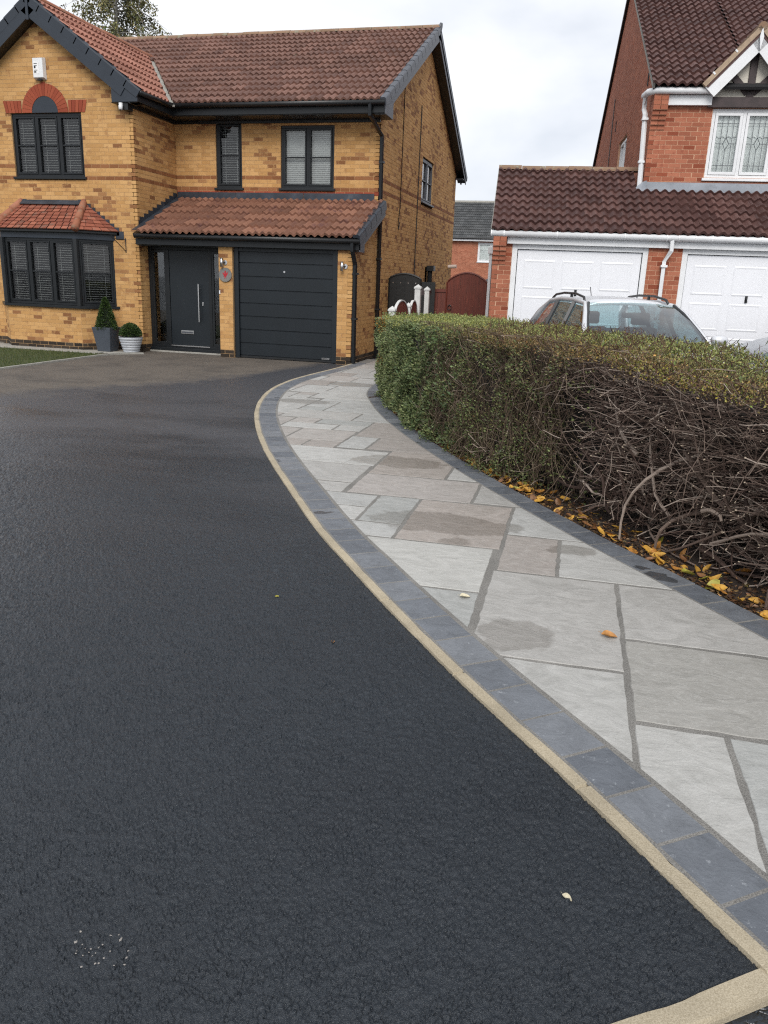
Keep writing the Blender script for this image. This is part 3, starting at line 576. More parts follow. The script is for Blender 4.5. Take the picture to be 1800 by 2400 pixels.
def window(H, F, u0, u1, z0, z1, cols, frame, transom=(.5,), fw=.055, sash=.04, rec=.035, blind='slat', sill=True, lead=False, sillw=.05, room=.35, cover=0.0, name='window'):
    O, U, Nn = [np.array(x, float) for x in F]; F = (O, U, Nn); mb = MB(); d1, d0 = -rec, -rec-.06
    mb.fbox(F, u0, u1, d0, d1, z1-fw, z1); mb.fbox(F, u0, u1, d0, d1, z0, z0+fw)
    mb.fbox(F, u0, u0+fw, d0, d1, z0+fw, z1-fw); mb.fbox(F, u1-fw, u1, d0, d1, z0+fw, z1-fw)
    cw = (u1-u0-fw)/cols; cells = []
    for c in range(cols):
        a = u0+fw+c*cw; b = a+cw-fw
        if c < cols-1: mb.fbox(F, b, b+fw, d0, d1, z0+fw, z1-fw)
        e = d1+.012; s2 = sash; za, zb = z0+fw, z1-fw       # sash stands a little proud of the frame
        mb.fbox(F, a+.004, b-.004, d0, e, zb-s2, zb-.004); mb.fbox(F, a+.004, b-.004, d0, e, za+.004, za+s2)
        mb.fbox(F, a+.004, a+s2, d0, e, za+s2, zb-s2); mb.fbox(F, b-s2, b-.004, d0, e, za+s2, zb-s2)
        zs = [za+s2]+[za+(zb-za)*t for t in transom]+[zb-s2]
        for t in transom: mb.fbox(F, a+s2, b-s2, d0+.01, e-.008, za+(zb-za)*t-.014, za+(zb-za)*t+.014)
        cells.append((a+s2, b-s2, za+s2, zb-s2))
    w = mb.build(name, frame, H.e, bevel=.004)
    for (a, b, za, zb) in cells:
        pm = MB(); PP = lambda u, z: tuple(O+U*u+Nn*(d0+.026)+np.array([0, 0, z])); pm.add([PP(a, za), PP(b, za), PP(b, zb), PP(a, zb)], [(0, 1, 2, 3)]); pm.build('pane', GLASS, w)
        if lead:
            l = MB(); dd0, dd1 = d0+.0285, d0+.034; t = .005
            for q in (.26, .52, .78) if not lead == 2 else (.5,): 
                uu = a+(b-a)*q
                if abs(q-.52) < .01:
                    l.fbox(F, uu-t, uu+t, dd0, dd1, za, za+(zb-za)*.40); l.fbox(F, uu-t, uu+t, dd0, dd1, za+(zb-za)*.62, zb)
                else: l.fbox(F, uu-t, uu+t, dd0, dd1, za, zb)
            for q in (.12, .87): l.fbox(F, a, b, dd0+.001, dd1+.001, za+(zb-za)*q-t, za+(zb-za)*q+t)
            zc = za+(zb-za)*.51; uc = a+(b-a)*.52; hx, hz = (b-a)*.14, (zb-za)*.11
            l.fbox(F, a, uc-hx, dd0+.001, dd1+.001, zc-t, zc+t); l.fbox(F, uc+hx, b, dd0+.001, dd1+.001, zc-t, zc+t)
            for (x1, y1, x2, y2) in ((-hx,0,0,hz),(0,hz,hx,0),(hx,0,0,-hz),(0,-hz,-hx,0)):
                P = lambda x, y: tuple(O+U*(uc+x)+Nn*(dd0+.004)+np.array([0, 0, zc+y])); l.tube([P(x1, y1), P(x2, y2)], .006, 4)
            o = l.build('lead_strips', LEADC, w); o['kind'] = 'stuff'
        if blind == 'slat':
            s = MB(); zz = za-.01+.02
            while zz < zb:
                t = random.uniform(-.001, .001); p0 = d0-.075; P = lambda u, d, z: tuple(O+U*u+Nn*d+np.array([0, 0, z]))
                s.add([P(a-.01,p0-.012,zz-.001+t),P(b+.01,p0-.012,zz-.001+t),P(b+.01,p0+.008,zz-.003+t),P(a-.01,p0+.008,zz-.003+t),P(a-.01,p0-.012,zz+.001+t),P(b+.01,p0-.012,zz+.001+t),P(b+.01,p0+.008,zz+.0025+t),P(a-.01,p0+.008,zz+.0025+t)],[(0,3,2,1),(4,5,6,7),(2,3,7,6),(0,1,5,4)]); zz += .05
            for q in (.18, .82): s.fbox(F, a+(b-a)*q-.0025, a+(b-a)*q+.0025, p0+.023, p0+.026, za-.02, zb+.02)
            o = s.build('blind', BLIND, w); o['kind'] = 'stuff'
        elif blind == 'closed':
            s = MB(); zz = za-.01
            while zz < zb: s.fbox(F, a-.01, b+.01, d0-.062+random.uniform(0, .004), d0-.055, zz, zz+.036); zz += .042
            o = s.build('blind', BLIND, w); o['kind'] = 'stuff'  # pale shut blind standing in for reflected sky
        elif blind == 'net':
            s = MB(); nn = 40; pts = []
            top = []; 
            for i in range(nn+1):
                u = a-.03+(b-a+.06)*i/nn; dd = d0-.045+.010*math.sin(i*1.7); pts.append((u, dd))
            for i in range(nn):
                (ua, da), (ub, db) = pts[i], pts[i+1]; P = lambda u, d, z: tuple(O+U*u+Nn*d+np.array([0, 0, z]))
                s.add([P(ua,da,za-.05),P(ub,db,za-.05),P(ub,db,zb+.05),P(ua,da,zb+.05)],[(0,1,2,3)])
            zt = za+(zb-za)*.62                              # scalloped edge of the blind hanging in front
            for i in range(nn):
                ua, ub = a-.03+(b-a+.06)*i/nn, a-.03+(b-a+.06)*(i+1)/nn; za1 = zt+.03*abs(math.sin(i/nn*math.pi*4)); zb1 = zt+.03*abs(math.sin((i+1)/nn*math.pi*4)); P = lambda u, z: tuple(O+U*u+Nn*(d0-.025)+np.array([0, 0, z]))
                s.add([P(ua,za1),P(ub,zb1),P(ub,zb+.05),P(ua,zb+.05)],[(0,1,2,3)])
            s.build('curtain', CURT, w)
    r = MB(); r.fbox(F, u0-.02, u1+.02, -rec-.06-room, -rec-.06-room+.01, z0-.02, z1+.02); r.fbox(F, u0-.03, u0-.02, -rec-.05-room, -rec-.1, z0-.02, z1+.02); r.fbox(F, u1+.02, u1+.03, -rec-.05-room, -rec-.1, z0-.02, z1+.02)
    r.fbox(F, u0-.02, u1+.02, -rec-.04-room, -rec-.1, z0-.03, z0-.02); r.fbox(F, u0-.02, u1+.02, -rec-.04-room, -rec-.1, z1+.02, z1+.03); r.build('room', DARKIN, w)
    if sill: MB().fbox(F, u0-.04, u1+.04, -rec-.04, sillw, z0-.05, z0-.002).build('sill', frame, w, bevel=.006)
    return w
def downpipe(H, pts, mat, r=.048, name='downpipe', clips=()):
    d = MB().tube(pts, r, 4).build(name, mat, H.e, bevel=.006)
    for p in clips: MB().box(p[0]-.055, p[0]+.055, p[1]-.055, p[1]+.055, p[2]-.02, p[2]+.02).build('pipe_clip', mat, d)
    return d
def verge_caps(H, O, A, side, up, n, ln, mat, w=.13, drop=.12, name='verge_cap'):   # stepped caps over the edge of the tiles
    O, A, side, up = [Vector(x) for x in (O, A, side, up)]
    for i in range(n):
        mb = MB(); a0, a1 = i*ln-.012, (i+1)*ln+.012; tilt = .010
        P = lambda a, s, u: tuple(O+A*a+side*s+up*u)
        vs = []
        for a, dz in ((a0, tilt), (a1, 0)): vs += [P(a, -w, .055+dz), P(a, -.02, .062+dz), P(a, .018, .045+dz), P(a, .024, .02+dz), P(a, .024, -drop+dz), P(a, -.01, -drop+dz), P(a, -.01, .0+dz), P(a, -w, .0+dz)]
        k = 8; fs = [(j, (j+1) % k, (j+1) % k+k, j+k) for j in range(k)]+[tuple(range(k))[::-1], tuple(range(k, 2*k))]
        if side.cross(up).dot(A) < 0: fs = [f[::-1] for f in fs]
        mb.add(vs, fs); mb.build(name, mat, H.e)
def ridge_row(H, A, B, mat, ln=.45, r=.125, sq=.75, name='ridge_tile'):
    A, B = Vector(A), Vector(B); d = (B-A); L = d.length; d.normalize(); n = int(round(L/ln)); ln = L/n; side = d.cross(Vector((0, 0, 1))).normalized(); up = side.cross(d)
    for i in range(n):
        mb = MB(); k = 9; vs = []; jr = random.uniform(-.006, .006)
        for a in (i*ln+.004, (i+1)*ln-.004):
            for j in range(k): th = math.pi*j/(k-1); vs.append(A+d*a+side*math.cos(th)*r+up*(math.sin(th)*r*sq-.03+jr))
        mb.add(vs, [(j, j+1, j+1+k, j+k) for j in range(k-1)]+[tuple(range(k))[::-1], tuple(range(k, 2*k))]); mb.build(name, mat, H.e)
# ================================================================== the buff brick house
H = House('buff_brick_house', (0, 0, 0), 0, 'buff brick house with black windows, front gable and red tiled roofs', 'house', [BUFF, BROWN, BAND, REDB, PLINTH], MORT)
def cls_main(k, u, seed=0.0):
    if k in (45, 48): return 2
    z = k*CO; p = .045+.15*max(0, clump(u+seed, z))
    return 1 if random.random() < p else 0
XW, YF, YB = -4.9, .08, 1.86
ARC = (-7.0, 4.94)
def gable_w(z):
    h = (6.84-z)/.72 if z > 5.2 else 9
    return [(max(-9.2, -7.05-h)+9.2, min(XW, -7.05+h)+9.2)]
def arch_hole(z):
    dz = z-ARC[1]
    if dz < -.01 or dz > .58: return None
    hw = math.sqrt(max(0, .58**2-dz*dz))
    if dz < .245: hw = max(hw, 1.0)
    return (ARC[0]-hw+9.2, ARC[0]+hw+9.2)
FW = ((-9.2, YF, 0), (1, 0, 0), (0, -1, 0))
wfront = H.wall(FW, 0, 6.88, gable_w, [(-7.875+9.2, -6.126+9.2, 3.60, 4.94), arch_hole, (-8.4+9.2, -5.6+9.2, .9, 2.5)], lambda k, u, l: cls_main(k, u), plinth=2)
FR = ((XW, YF, 0), (0, 1, 0), (1, 0, 0))
H.wall(FR, 0, 5.12, lambda z: [(.0, .40 if z < 2.35 else 1.78)], [], lambda k, u, l: cls_main(k, u, 7), plinth=2, seen=.6)
FF = ((XW, YB, 0), (1, 0, 0), (0, -1, 0))
H.wall(FF, 3.36, 5.12, lambda z: [(0, 4.9)], [(-3.889-XW, -3.246-XW, 3.60, 5.2), (-2.304-XW, -1.044-XW, 3.60, 5.0)], lambda k, u, l: 3 if k == 44 else cls_main(k, u, 3))
H.wall(((-2.975, 0, 0), (1, 0, 0), (0, -1, 0)), 0, 2.40, lambda z: [(0, .316)], [], lambda k, u, l: 1 if random.random() < .10 else 0, plinth=2, seen=2)
H.wall(((-.316, 0, 0), (1, 0, 0), (0, -1, 0)), 0, 2.40, lambda z: [(0, .316)], [], lambda k, u, l: 1 if random.random() < .12 else 0, plinth=2, seen=2)
def span_side(z):
    if z < 2.40: return [(0.0, 11.5)]
    if z < 3.36: return [(max(0, (z-2.42)/.415), 11.5)]
    if z < 5.3: return [(1.86, 11.5)]
    t = (z-5.3)/.53; return [(1.86+t, 11.3-t)] if 11.3-t-1.86-t > .1 else []
FS = ((0, 0, 0), (0, 1, 0), (1, 0, 0))
wside = H.wall(FS, 0, 7.7, span_side, [(6.25, 7.75, 3.80, 4.95), (7.2, 7.9, .4, 2.2)], lambda k, u, l: 2 if k in (45, 48) else (1 if random.random() < .10+.16*max(0, clump(u*1.3, k*CO)) else 0), plinth=2, seen=.5)
# bay: brick apron on three sides
BY, BX0, BX1, BW0, BW1 = -.50, -7.93, -6.07, -8.50, -5.50
rt2 = math.hypot(BX1-BW1, BY-YF); ubR = ((BW1-BX1)/rt2, (YF-BY)/rt2, 0); nbR = (ubR[1], -ubR[0], 0)
FB0 = ((BX0, BY, 0), (1, 0, 0), (0, -1, 0)); FB1 = ((BX1, BY, 0), ubR, nbR); FB2 = ((BW0, YF, 0), (ubR[0], -ubR[1], 0), (-nbR[0], nbR[1], 0))
for F_, ln in ((FB0, BX1-BX0), (FB1, rt2), (FB2, rt2)):
    H.wall(F_, 0, .92, lambda z, ln=ln: [(0, ln)], [], lambda k, u, l: 1 if random.random() < .16 else 0, plinth=2, seen=1.4)
# arch of red bricks and the flat red soldiers beside it
for i in range(19):
    a0, a1 = math.pi*i/19+.006, math.pi*(i+1)/19-.006; P = lambda r, a: (ARC[0]+r*math.cos(a), YF-.001, ARC[1]+r*math.sin(a)); ro = .57 if i != 9 else .60
    MB().prism([P(.325, a0), P(ro, a0), P(ro, a1), P(.325, a1)], (0, -.012, 0)).build('arch_brick', REDB, H.e)
for s_ in (-1, 1):
    for i in range(5):
        x0 = ARC[0]+s_*(.585+i*.08); x1 = x0+s_*.07; t = s_*.012*i
        MB().prism([(x0, YF-.001, ARC[1]), (x1, YF-.001, ARC[1]), (x1+s_*.012*(i+1), YF-.001, ARC[1]+.238), (x0+t, YF-.001, ARC[1]+.238)], (0, -.012, 0)).build('arch_brick', REDB, H.e)
mb = MB(); mb.box(-8.0, -6.0, YF+.003, YF+.1, ARC[1], ARC[1]+.6); mb.build('arch_backing', MORT, H.e)
pts = [(ARC[0]+.318*math.cos(math.pi*i/16), YF+.01, ARC[1]+.318*math.sin(math.pi*i/16)) for i in range(17)]
MB().prism(pts, (0, -.018, 0)).build('arch_panel', ANTHB, H.e)
# windows
window(H, FW, -7.875+9.2, -6.126+9.2, 3.66, 4.93, 3, ANTH, sillw=.045)
window(H, FF, -3.889-XW, -3.246-XW, 3.66, 5.05, 1, ANTH, sillw=.045)
window(H, FF, -2.304-XW, -1.044-XW, 3.66, 4.96, 2, ANTH, sillw=.045, blind='closed')  # blind shut and pale in place of the sky reflected in this glass
window(H, FS, 6.25, 7.75, 3.85, 4.94, 2, ANTHG, blind='net', sillw=.06)
window(H, FB0, .03, BX1-BX0-.03, .965, 2.36, 3, ANTH, rec=.02, sill=False, room=.4)
window(H, FB1, .05, rt2-.02, .965, 2.36, 1, ANTH, rec=.02, sill=False, room=.25)
window(H, FB2, .02, rt2-.05, .965, 2.36, 1, ANTH, rec=.02, sill=False, room=.25)
def bay_ring(off, z0, z1, name, mat, bev=.004):
    k = off*.45; pts = [(BW0-off*.9, YF+.0, z0), (BX0-k, BY-off, z0), (BX1+k, BY-off, z0), (BW1+off*.9, YF+.0, z0)]
    return MB().prism(pts, (0, 0, z1-z0)).build(name, mat, H.e, bevel=bev)
bay_ring(.06, .905, .962, 'bay_sill', ANTH); bay_ring(.012, 2.36, 2.50, 'bay_head', ANTHB); bay_ring(.10, 2.48, 2.545, 'bay_gutter', BLACKP, .015)
for px, py in ((BX0, BY), (BX1, BY)): MB().tube([(px, py-.002, .965), (px, py-.002, 2.36)], .062, 8).build('bay_post', ANTH, H.e)
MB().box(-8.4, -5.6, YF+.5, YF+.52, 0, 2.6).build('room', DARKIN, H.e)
# bay roof of plain tiles in courses, hips and flashing
bt = [(-7.80, YF, 3.13), (-6.20, YF, 3.13)]; be = [(-8.02, BY-.13, 2.54), (-5.98, BY-.13, 2.54)]; bl, brp = (-8.62, YF, 2.54), (-5.38, YF, 2.54)
broof = MB(); broof.add([be[0], be[1], bt[1], bt[0]], [(0, 1, 2, 3)]); broof.add([be[1], brp, bt[1]], [(0, 1, 2)]); broof.add([bl, be[0], bt[0]], [(0, 1, 2)])
bro = broof.build('bay_roof', DARKIN, H.e)
def plain_course(A0, B0, A1, B1, n):                        # courses between eave edge A0-B0 and top edge A1-B1
    A0, B0, A1, B1 = [Vector(x) for x in (A0, B0, A1, B1)]; nrm = (B0-A0).cross(A1-A0).normalized(); mb = MB()
    for i in range(n):
        s0, s1 = i/n, (i+1.35)/n; pa, pb = A0.lerp(A1, s0), B0.lerp(B1, s0); qa, qb = A0.lerp(A1, min(1, s1)), B0.lerp(B1, min(1, s1)); L = (pb-pa).length; m = max(1, int(L/.165))
        for j in range(m):
            t0, t1 = j/m+.006, (j+1)/m-.006; up = nrm*(.024+random.uniform(0, .005)); lo = nrm*.006; top = nrm*.004
            a, b, c, d = pa.lerp(pb, t0), pa.lerp(pb, t1), qa.lerp(qb, t1), qa.lerp(qb, t0)
            mb.add([a+lo, b+lo, b+up, a+up, c+top, d+top], [(0, 1, 2, 3), (3, 2, 4, 5)])
    return mb
for args in ((be[0], be[1], bt[0], bt[1], 8), (be[1], brp, bt[1], Vector(bt[1])+Vector((.01, 0, 0)), 8), (bl, be[0], Vector(bt[0])-Vector((.01, 0, 0)), bt[0], 8)):
    o = plain_course(*args).build('plain_tiles', PLAIN_T, H.e); o['kind'] = 'stuff'
def hip_row(A, B, n):
    A, B = Vector(A), Vector(B)
    for i in range(n):
        a, b = A.lerp(B, i/n), A.lerp(B, (i+1.12)/n); MB().tube([a+Vector((0, 0, .025)), b+Vector((0, 0, .012))], [.082, .07], 10).build('hip_tile', HIP_M, H.e, smooth=True)
hip_row(be[1], bt[1], 3); hip_row(be[0], bt[0], 3)
MB().box(-7.78, -6.24, YF-.04, YF-.004, 3.10, 3.185).build('flashing', LEAD, H.e)
obox(MB(), (-7.75, YF-.03, 3.13), (1, 0, 0), (0, -.755, -.656), (0, -.656, .755), 0, 1.5, 0, .10, .03, .036).build('flashing', LEAD, H.e)
def step_flash(F, pts_w, name='stepped_flashing'):          # saw-toothed lead against a wall: (u0,u1,z0,z1) steps
    mb = MB()
    for (u0, u1, z0, z1) in pts_w: mb.fbox(F, u0, u1, .0075, .013, z0, z1)
    return mb.build(name, LEAD, H.e)
for sg in (1, -1):
    st = []
    for i in range(9):
        z1 = 3.20-i*CO; x0 = .80+(3.14-z1)/.59*.82-.02; st.append(sorted((ARC[0]+9.2+sg*(x0-.04), ARC[0]+9.2+sg*(x0+.16)))+[z1-.17, z1])
    step_flash(FW, st)
# roofs: boarding, tiles, ridge, verges
def roof_board(name, pts, th=.06):
    n = (Vector(pts[1])-Vector(pts[0])).cross(Vector(pts[-1])-Vector(pts[0])).normalized(); return MB().prism([Vector(p)-n*.012 for p in pts][::-1], -n*th).build(name, BLACKP, H.e)
EY, EZ, RY, RZ = 1.22, 5.29, 6.45, 8.00; sl = (RZ-EZ)/(RY-EY); VM = np.array([0, 1, sl])/math.hypot(1, sl); LM = math.hypot(RY-EY, RZ-EZ)
WRX, WRZ, WS = -7.05, 7.05, .735; WEX = -4.60; WEZ = WRZ-WS*(WEX-WRX); YM = EY+(WRZ-EZ)/sl
rm = roof_board('main_roof', [(-9.4, EY, EZ), (.26, EY, EZ), (.26, RY, RZ), (-9.4, RY, RZ)])
roof_board('rear_roof', [(.26, 12.0, 5.12), (-9.4, 12.0, 5.12), (-9.4, RY, RZ), (.26, RY, RZ)])
vn = np.cross(np.array([WRX, YM, WRZ])-np.array([WEX, EY+(WEZ-EZ)/sl, WEZ]), (0, 0, 1)); vn = vn/np.linalg.norm(vn); vp = np.array([WRX, YM, WRZ])
if vn[0] > 0: vn = -vn                                       # outer side of the valley, seen from the main slope, is to the left
rowb = int(math.ceil(math.hypot(YM-EY, WRZ-EZ)/.40))-1; H.tiles(rm, tuple(np.array([-9.2, EY-.05, EZ-.05*sl+.01])+VM*.40*rowb), (1, 0, 0), VM, 3.0, LM+.02-.40*rowb, TILE_R, clips=[(vp+np.array([.075, 0, 0]), -vn)], seen=.5)
H.tiles(rm, (-9.2, EY-.05, EZ-.05*sl+.01), (1, 0, 0), VM, 9.36, LM+.02, TILE_R, clips=[(vp+np.array([.07, 0, 0]), vn)])
vw = np.array([-WS, 0, 0]); VW = np.array([-1, 0, WS])/math.hypot(1, WS); LW = math.hypot(WRX-WEX, WRZ-WEZ)
rw = roof_board('wing_roof', [(WEX, -.16, WEZ), (WEX, EY+(WEZ-EZ)/sl, WEZ), (WRX, YM, WRZ), (WRX, -.16, WRZ)])
H.tiles(rw, (WEX+.04, -.16, WEZ-.03+.01), (0, 1, 0), VW, 5.2, LW+.03, TILE_W, clips=[(vp-np.array([.06, 0, 0]), -vn)], seen=1.2)
rw2 = roof_board('wing_roof', [(2*WRX-WEX, EY, WEZ), (2*WRX-WEX, -.16, WEZ), (WRX, -.16, WRZ), (WRX, YM, WRZ)])
H.tiles(rw2, (2*WRX-WEX, 3.5, WEZ-.02), (0, -1, 0), np.array([1, 0, WS])/math.hypot(1, WS), 3.66, LW+.03, TILE_W, seen=.01)
ridge_row(H, (-9.3, RY, RZ+.05), (.27, RY, RZ+.05), RIDGE_M); ridge_row(H, (WRX, -.15, WRZ+.05), (WRX, YM+.1, WRZ+.05), HIP_M)
# valley lead
A_, B_ = Vector((WEX, EY+(WEZ-EZ)/sl, WEZ)), Vector((WRX, YM, WRZ)); d_ = (B_-A_).normalized(); sd_ = d_.cross(Vector((0, 0, 1))).normalized(); up_ = sd_.cross(d_)
obox(MB(), A_, d_, sd_, up_, -.08, (B_-A_).length, -.085, .085, -.0, .035).build('valley_lining', CONC, H.e)
# lean-to roof over door and garage
LY, LZ, TY, TZ = -.17, 2.53, 1.80, 3.365; sl2 = (TZ-LZ)/(TY-LY); VL = np.array([0, 1, sl2])/math.hypot(1, sl2); LL = math.hypot(TY-LY, TZ-LZ)
rl = roof_board('porch_roof', [(XW+.005, LY, LZ), (.18, LY, LZ), (.18, TY+.05, TZ+.02), (XW+.005, TY+.05, TZ+.02)], .05)
H.tiles(rl, (XW+.16, LY-.05, LZ-.05*sl2+.012), (1, 0, 0), VL, .10-XW-.16+.04, LL+.03, TILE_L, seen=2)
mb = MB(); xs = [XW+.02, -3.4, -1.75, -.09]                  # lead apron in three lengths
for a, b in zip(xs, xs[1:]): obox(MB(), (a, YB-.012, 3.56), (1, 0, 0), (0, -.03, -1), (0, -1, .03), .004, b-a-.004, 0, .205, 0, .006+.003*(a < -3)).build('apron_flashing', LEAD, H.e)
for a, b in zip(xs, xs[1:]): obox(MB(), (a, TY+.045, TZ+.055), (1, 0, 0), (0, -.92, -.39), (0, -.39, .92), .004, b-a-.004, -.02, .10, .0, .006+.003*(a < -3)).build('apron_flashing', LEAD, H.e)
st = []
for i in range(13):                                          # lead steps up the side of the gable wing
    z1 = 3.60-i*CO; y = (z1-.16-2.60)/sl2+LY; st.append((y-.26-YF, y+.02-YF, z1-.30, z1))
zl = lambda y: (y-LY)*sl2+LZ                              # staircase of lead, its lower edge along the tiles
top = []
for i in range(13):
    z1 = 3.60-i*CO; yr = (z1-.14-2.53)/sl2+LY; yl_ = (z1-CO-.14-2.53)/sl2+LY
    if yl_ < YF+.02: yl_ = YF+.02
    if yr > YB-.02: yr = YB-.02
    if yr > yl_: top += [(XW+.008, yr, z1), (XW+.008, yl_, z1)]
bot = [(XW+.008, top[-1][1], zl(top[-1][1])), (XW+.008, YB-.02, zl(YB-.02))]
MB().prism(top+bot, (.006, 0, 0)).build('stepped_flashing', LEAD, H.e)
obox(MB(), (XW+.008, LY-.02, LZ+.055), (1, 0, 0), VL, (0, -VL[2], VL[1]), 0, .17, 0, LL+.03, .0, .008).build('flashing', LEAD, H.e)
# fascias, soffits, gutters
def fascia(x0, x1, y0, y1, z0, z1, mat=ANTHB, name='fascia', b=.004): return MB().box(x0, x1, y0, y1, z0, z1).build(name, mat, H.e, bevel=b)
fascia(WEX-.03, .245, EY+.05, EY+.075, 5.075, 5.27, ANTH); fascia(WEX-.03, .24, EY+.075, YB-.002, 5.06, 5.078, BLACKP, 'soffit'); fascia(XW, 0, YB-.05, YB-.004, 5.0, 5.06, BLACKP, 'soffit')
MB().tube([(WEX+.06, EY-.02, 5.265), (.25, EY-.02, 5.265)], .058, 10).build('gutter', BLACKP, H.e, smooth=True)
fascia(WEX-.05, WEX-.025, -.145, EY+.05, 5.075, 5.24, ANTH); fascia(XW+.002, WEX-.05, -.14, YB-.06, 5.062, 5.075, BLACKP, 'soffit'); fascia(XW+.001, XW+.05, YF, YB-.06, 4.99, 5.062, BLACKP, 'soffit')
MB().tube([(WEX+.025, -.16, 5.245), (WEX+.025, EY-.02, 5.255)], .056, 10).build('gutter', BLACKP, H.e, smooth=True)
fascia(XW+.03, .185, -.10, -.075, 2.30, 2.47, ANTH); fascia(XW+.02, .17, -.075, -.004, 2.295, 2.31, BLACKP, 'soffit'); fascia(XW+.002, -2.98, .0, .44, 2.28, 2.295, BLACKP, 'soffit')
MB().tube([(XW+.05, -.16, 2.475), (.20, -.16, 2.475)], .058, 10).build('gutter', BLACKP, H.e, smooth=True)
# wing gable: barge boards, caps, box end
for sg in (1, -1):
    A_ = Vector((sg*1, 0, -WS)).normalized(); up_ = Vector((sg*WS, 0, 1)).normalized(); O_ = Vector((WRX, -.16, WRZ+.01)); Lb = LW+.02
    obox(MB(), O_, A_, (0, -1, 0), up_, -.0, Lb-.3, .0, .022, -.30, -.05).build('barge_board', ANTHB, H.e)
    obox(MB(), O_, A_, (0, 1, 0), up_, .05, Lb-.05, .0, .24, -.30, -.285).build('soffit', BLACKP, H.e)
    n = 9; verge_caps(H, O_+A_*Lb, -A_, (0, -1, 0), up_, n, Lb/n, ANTHB, w=.11, drop=.125)
    xe = WRX+sg*(WEX-WRX); xi = xe-sg*.62
    MB().prism([(xe-sg*.03, -.165, 5.075), (xi, -.165, 5.075), (xi, -.165, 5.30), (xi+sg*.05, -.165, WEZ+.24), (xe-sg*.03, -.165, WEZ-.03)], (0, .02, 0)).build('box_end', ANTHB, H.e)
fascia(XW-.35, WEX-.05, -.143, YF-.002, 5.062, 5.076, BLACKP, 'soffit'); fascia(XW-.12, XW+.02, -.12, YF-.012, 4.93, 5.06, BLACKP, 'soffit_box')
MB().box(WRX-.03, WRX+.03, -.20, -.165, WRZ-.42, WRZ-.02).build('apex_joint', ANTHB, H.e)
# right gable: barge boards, caps, soffit
up_ = Vector((0, -sl, 1)).normalized(); A_ = Vector((0, 1, sl)).normalized(); O_ = Vector((.26, EY-.03, EZ-.03*sl+.012))
obox(MB(), O_, A_, (1, 0, 0), up_, -.02, LM+.04, -.02, .0, -.25, -.05).build('barge_board', ANTHG, H.e)
obox(MB(), O_, A_, (-1, 0, 0), up_, .1, LM, .02, .26, -.25, -.235).build('soffit', BLACKP, H.e)
verge_caps(H, O_, A_, (1, 0, 0), up_, 15, (LM+.03)/15, ANTHG, w=.10, drop=.10)
RYE, RZE = 12.05, 5.10; slr = (RZ-RZE)/(RYE-RY); LR = math.hypot(RYE-RY, RZ-RZE); A_ = Vector((0, -1, slr)).normalized(); up_ = Vector((0, slr, 1)).normalized(); O_ = Vector((.26, RYE, RZE+.012))
obox(MB(), O_, A_, (1, 0, 0), up_, 0, LR+.02, -.02, .0, -.25, -.05).build('barge_board', ANTHG, H.e); obox(MB(), O_, A_, (-1, 0, 0), up_, .1, LR, .02, .26, -.25, -.235).build('soffit', BLACKP, H.e)
verge_caps(H, O_, A_, (1, 0, 0), up_, 15, LR/15, ANTHB, w=.10, drop=.12)
MB().prism([(.262, EY+.02, 5.05), (.262, YB+.02, 5.05), (.262, YB+.02, 5.40), (.262, EY+.02, 5.20)], (-.016, 0, 0)).build('box_end', ANTHG, H.e)
fascia(.01, .245, EY+.08, YB+.02, 5.045, 5.06, BLACKP, 'soffit'); fascia(.0, .25, 11.3, 12.0, 5.0, 5.02, BLACKP, 'soffit'); fascia(.22, .262, 11.75, 12.0, 4.99, 5.14, ANTHG, 'box_end')
MB().tube([(.1, 11.9, 4.99), (.1, 11.9, 4.90)], .03, 8).build('downpipe', BLACKP, H.e)
MB().tube([(.285, RY, RZ+.03), (.24, RY, RZ+.04)], .12, 12).build('ridge_end', ANTHG, H.e)
# lean-to verge
up_ = Vector((0, -sl2, 1)).normalized(); A_ = Vector((0, 1, sl2)).normalized(); O_ = Vector((.185, LY-.04, LZ-.04*sl2+.012))
verge_caps(H, O_, A_, (1, 0, 0), up_, 5, (LL+.0)/5, ANTHB, w=.12, drop=.13); obox(MB(), O_, A_, (1, 0, 0), up_, .06, LL-.02, -.03, -.004, -.26, -.10).build('barge_board', ANTHG, H.e)
MB().prism([(.182, -.10, 2.27), (.182, .22, 2.27), (.182, .22, 2.55), (.182, -.10, 2.46)], (-.02, 0, 0)).build('box_end', ANTHG, H.e); fascia(.005, .16, -.07, .22, 2.275, 2.29, BLACKP, 'soffit')
# pipes and cables
downpipe(H, [(-.06, 1.19, 5.24), (-.06, 1.19, 5.03), (.05, 1.80, 4.72), (.058, 1.82, 3.42)], ANTH, clips=[(.058, 1.82, 4.2)])
downpipe(H, [(.058, 1.84, 3.05), (.058, 1.84, 0.02)], BLACKP, clips=[(.058, 1.84, 2.2), (.058, 1.84, 1.1)])
downpipe(H, [(.04, -.165, 2.46), (.04, -.165, 2.28), (.058, -.0, 2.02), (.058, .03, .03)], ANTH, clips=[(.058, .03, 1.85), (.058, .03, .95)])
MB().tube([(.012, 3.9, 6.2), (.012, 3.85, 3.5), (.012, 3.7, 3.05), (.012, 3.78, 2.95), (.012, 3.86, 3.12)], .010, 5).build('cable', BLACKP, H.e)
MB().tube([(.014, 5.8, 6.1), (.014, 5.77, 4.0), (.014, 5.72, 1.7)], .014, 6).build('cable', BLACKP, H.e)
MB().tube([(.09, 7.5, 2.1), (.09, 7.5, .4)], .07, 10).build('waste_pipe', ANTH, H.e); MB().box(.01, .22, 7.38, 7.62, 2.05, 2.2).build('waste_hopper', BLACKP, H.e)
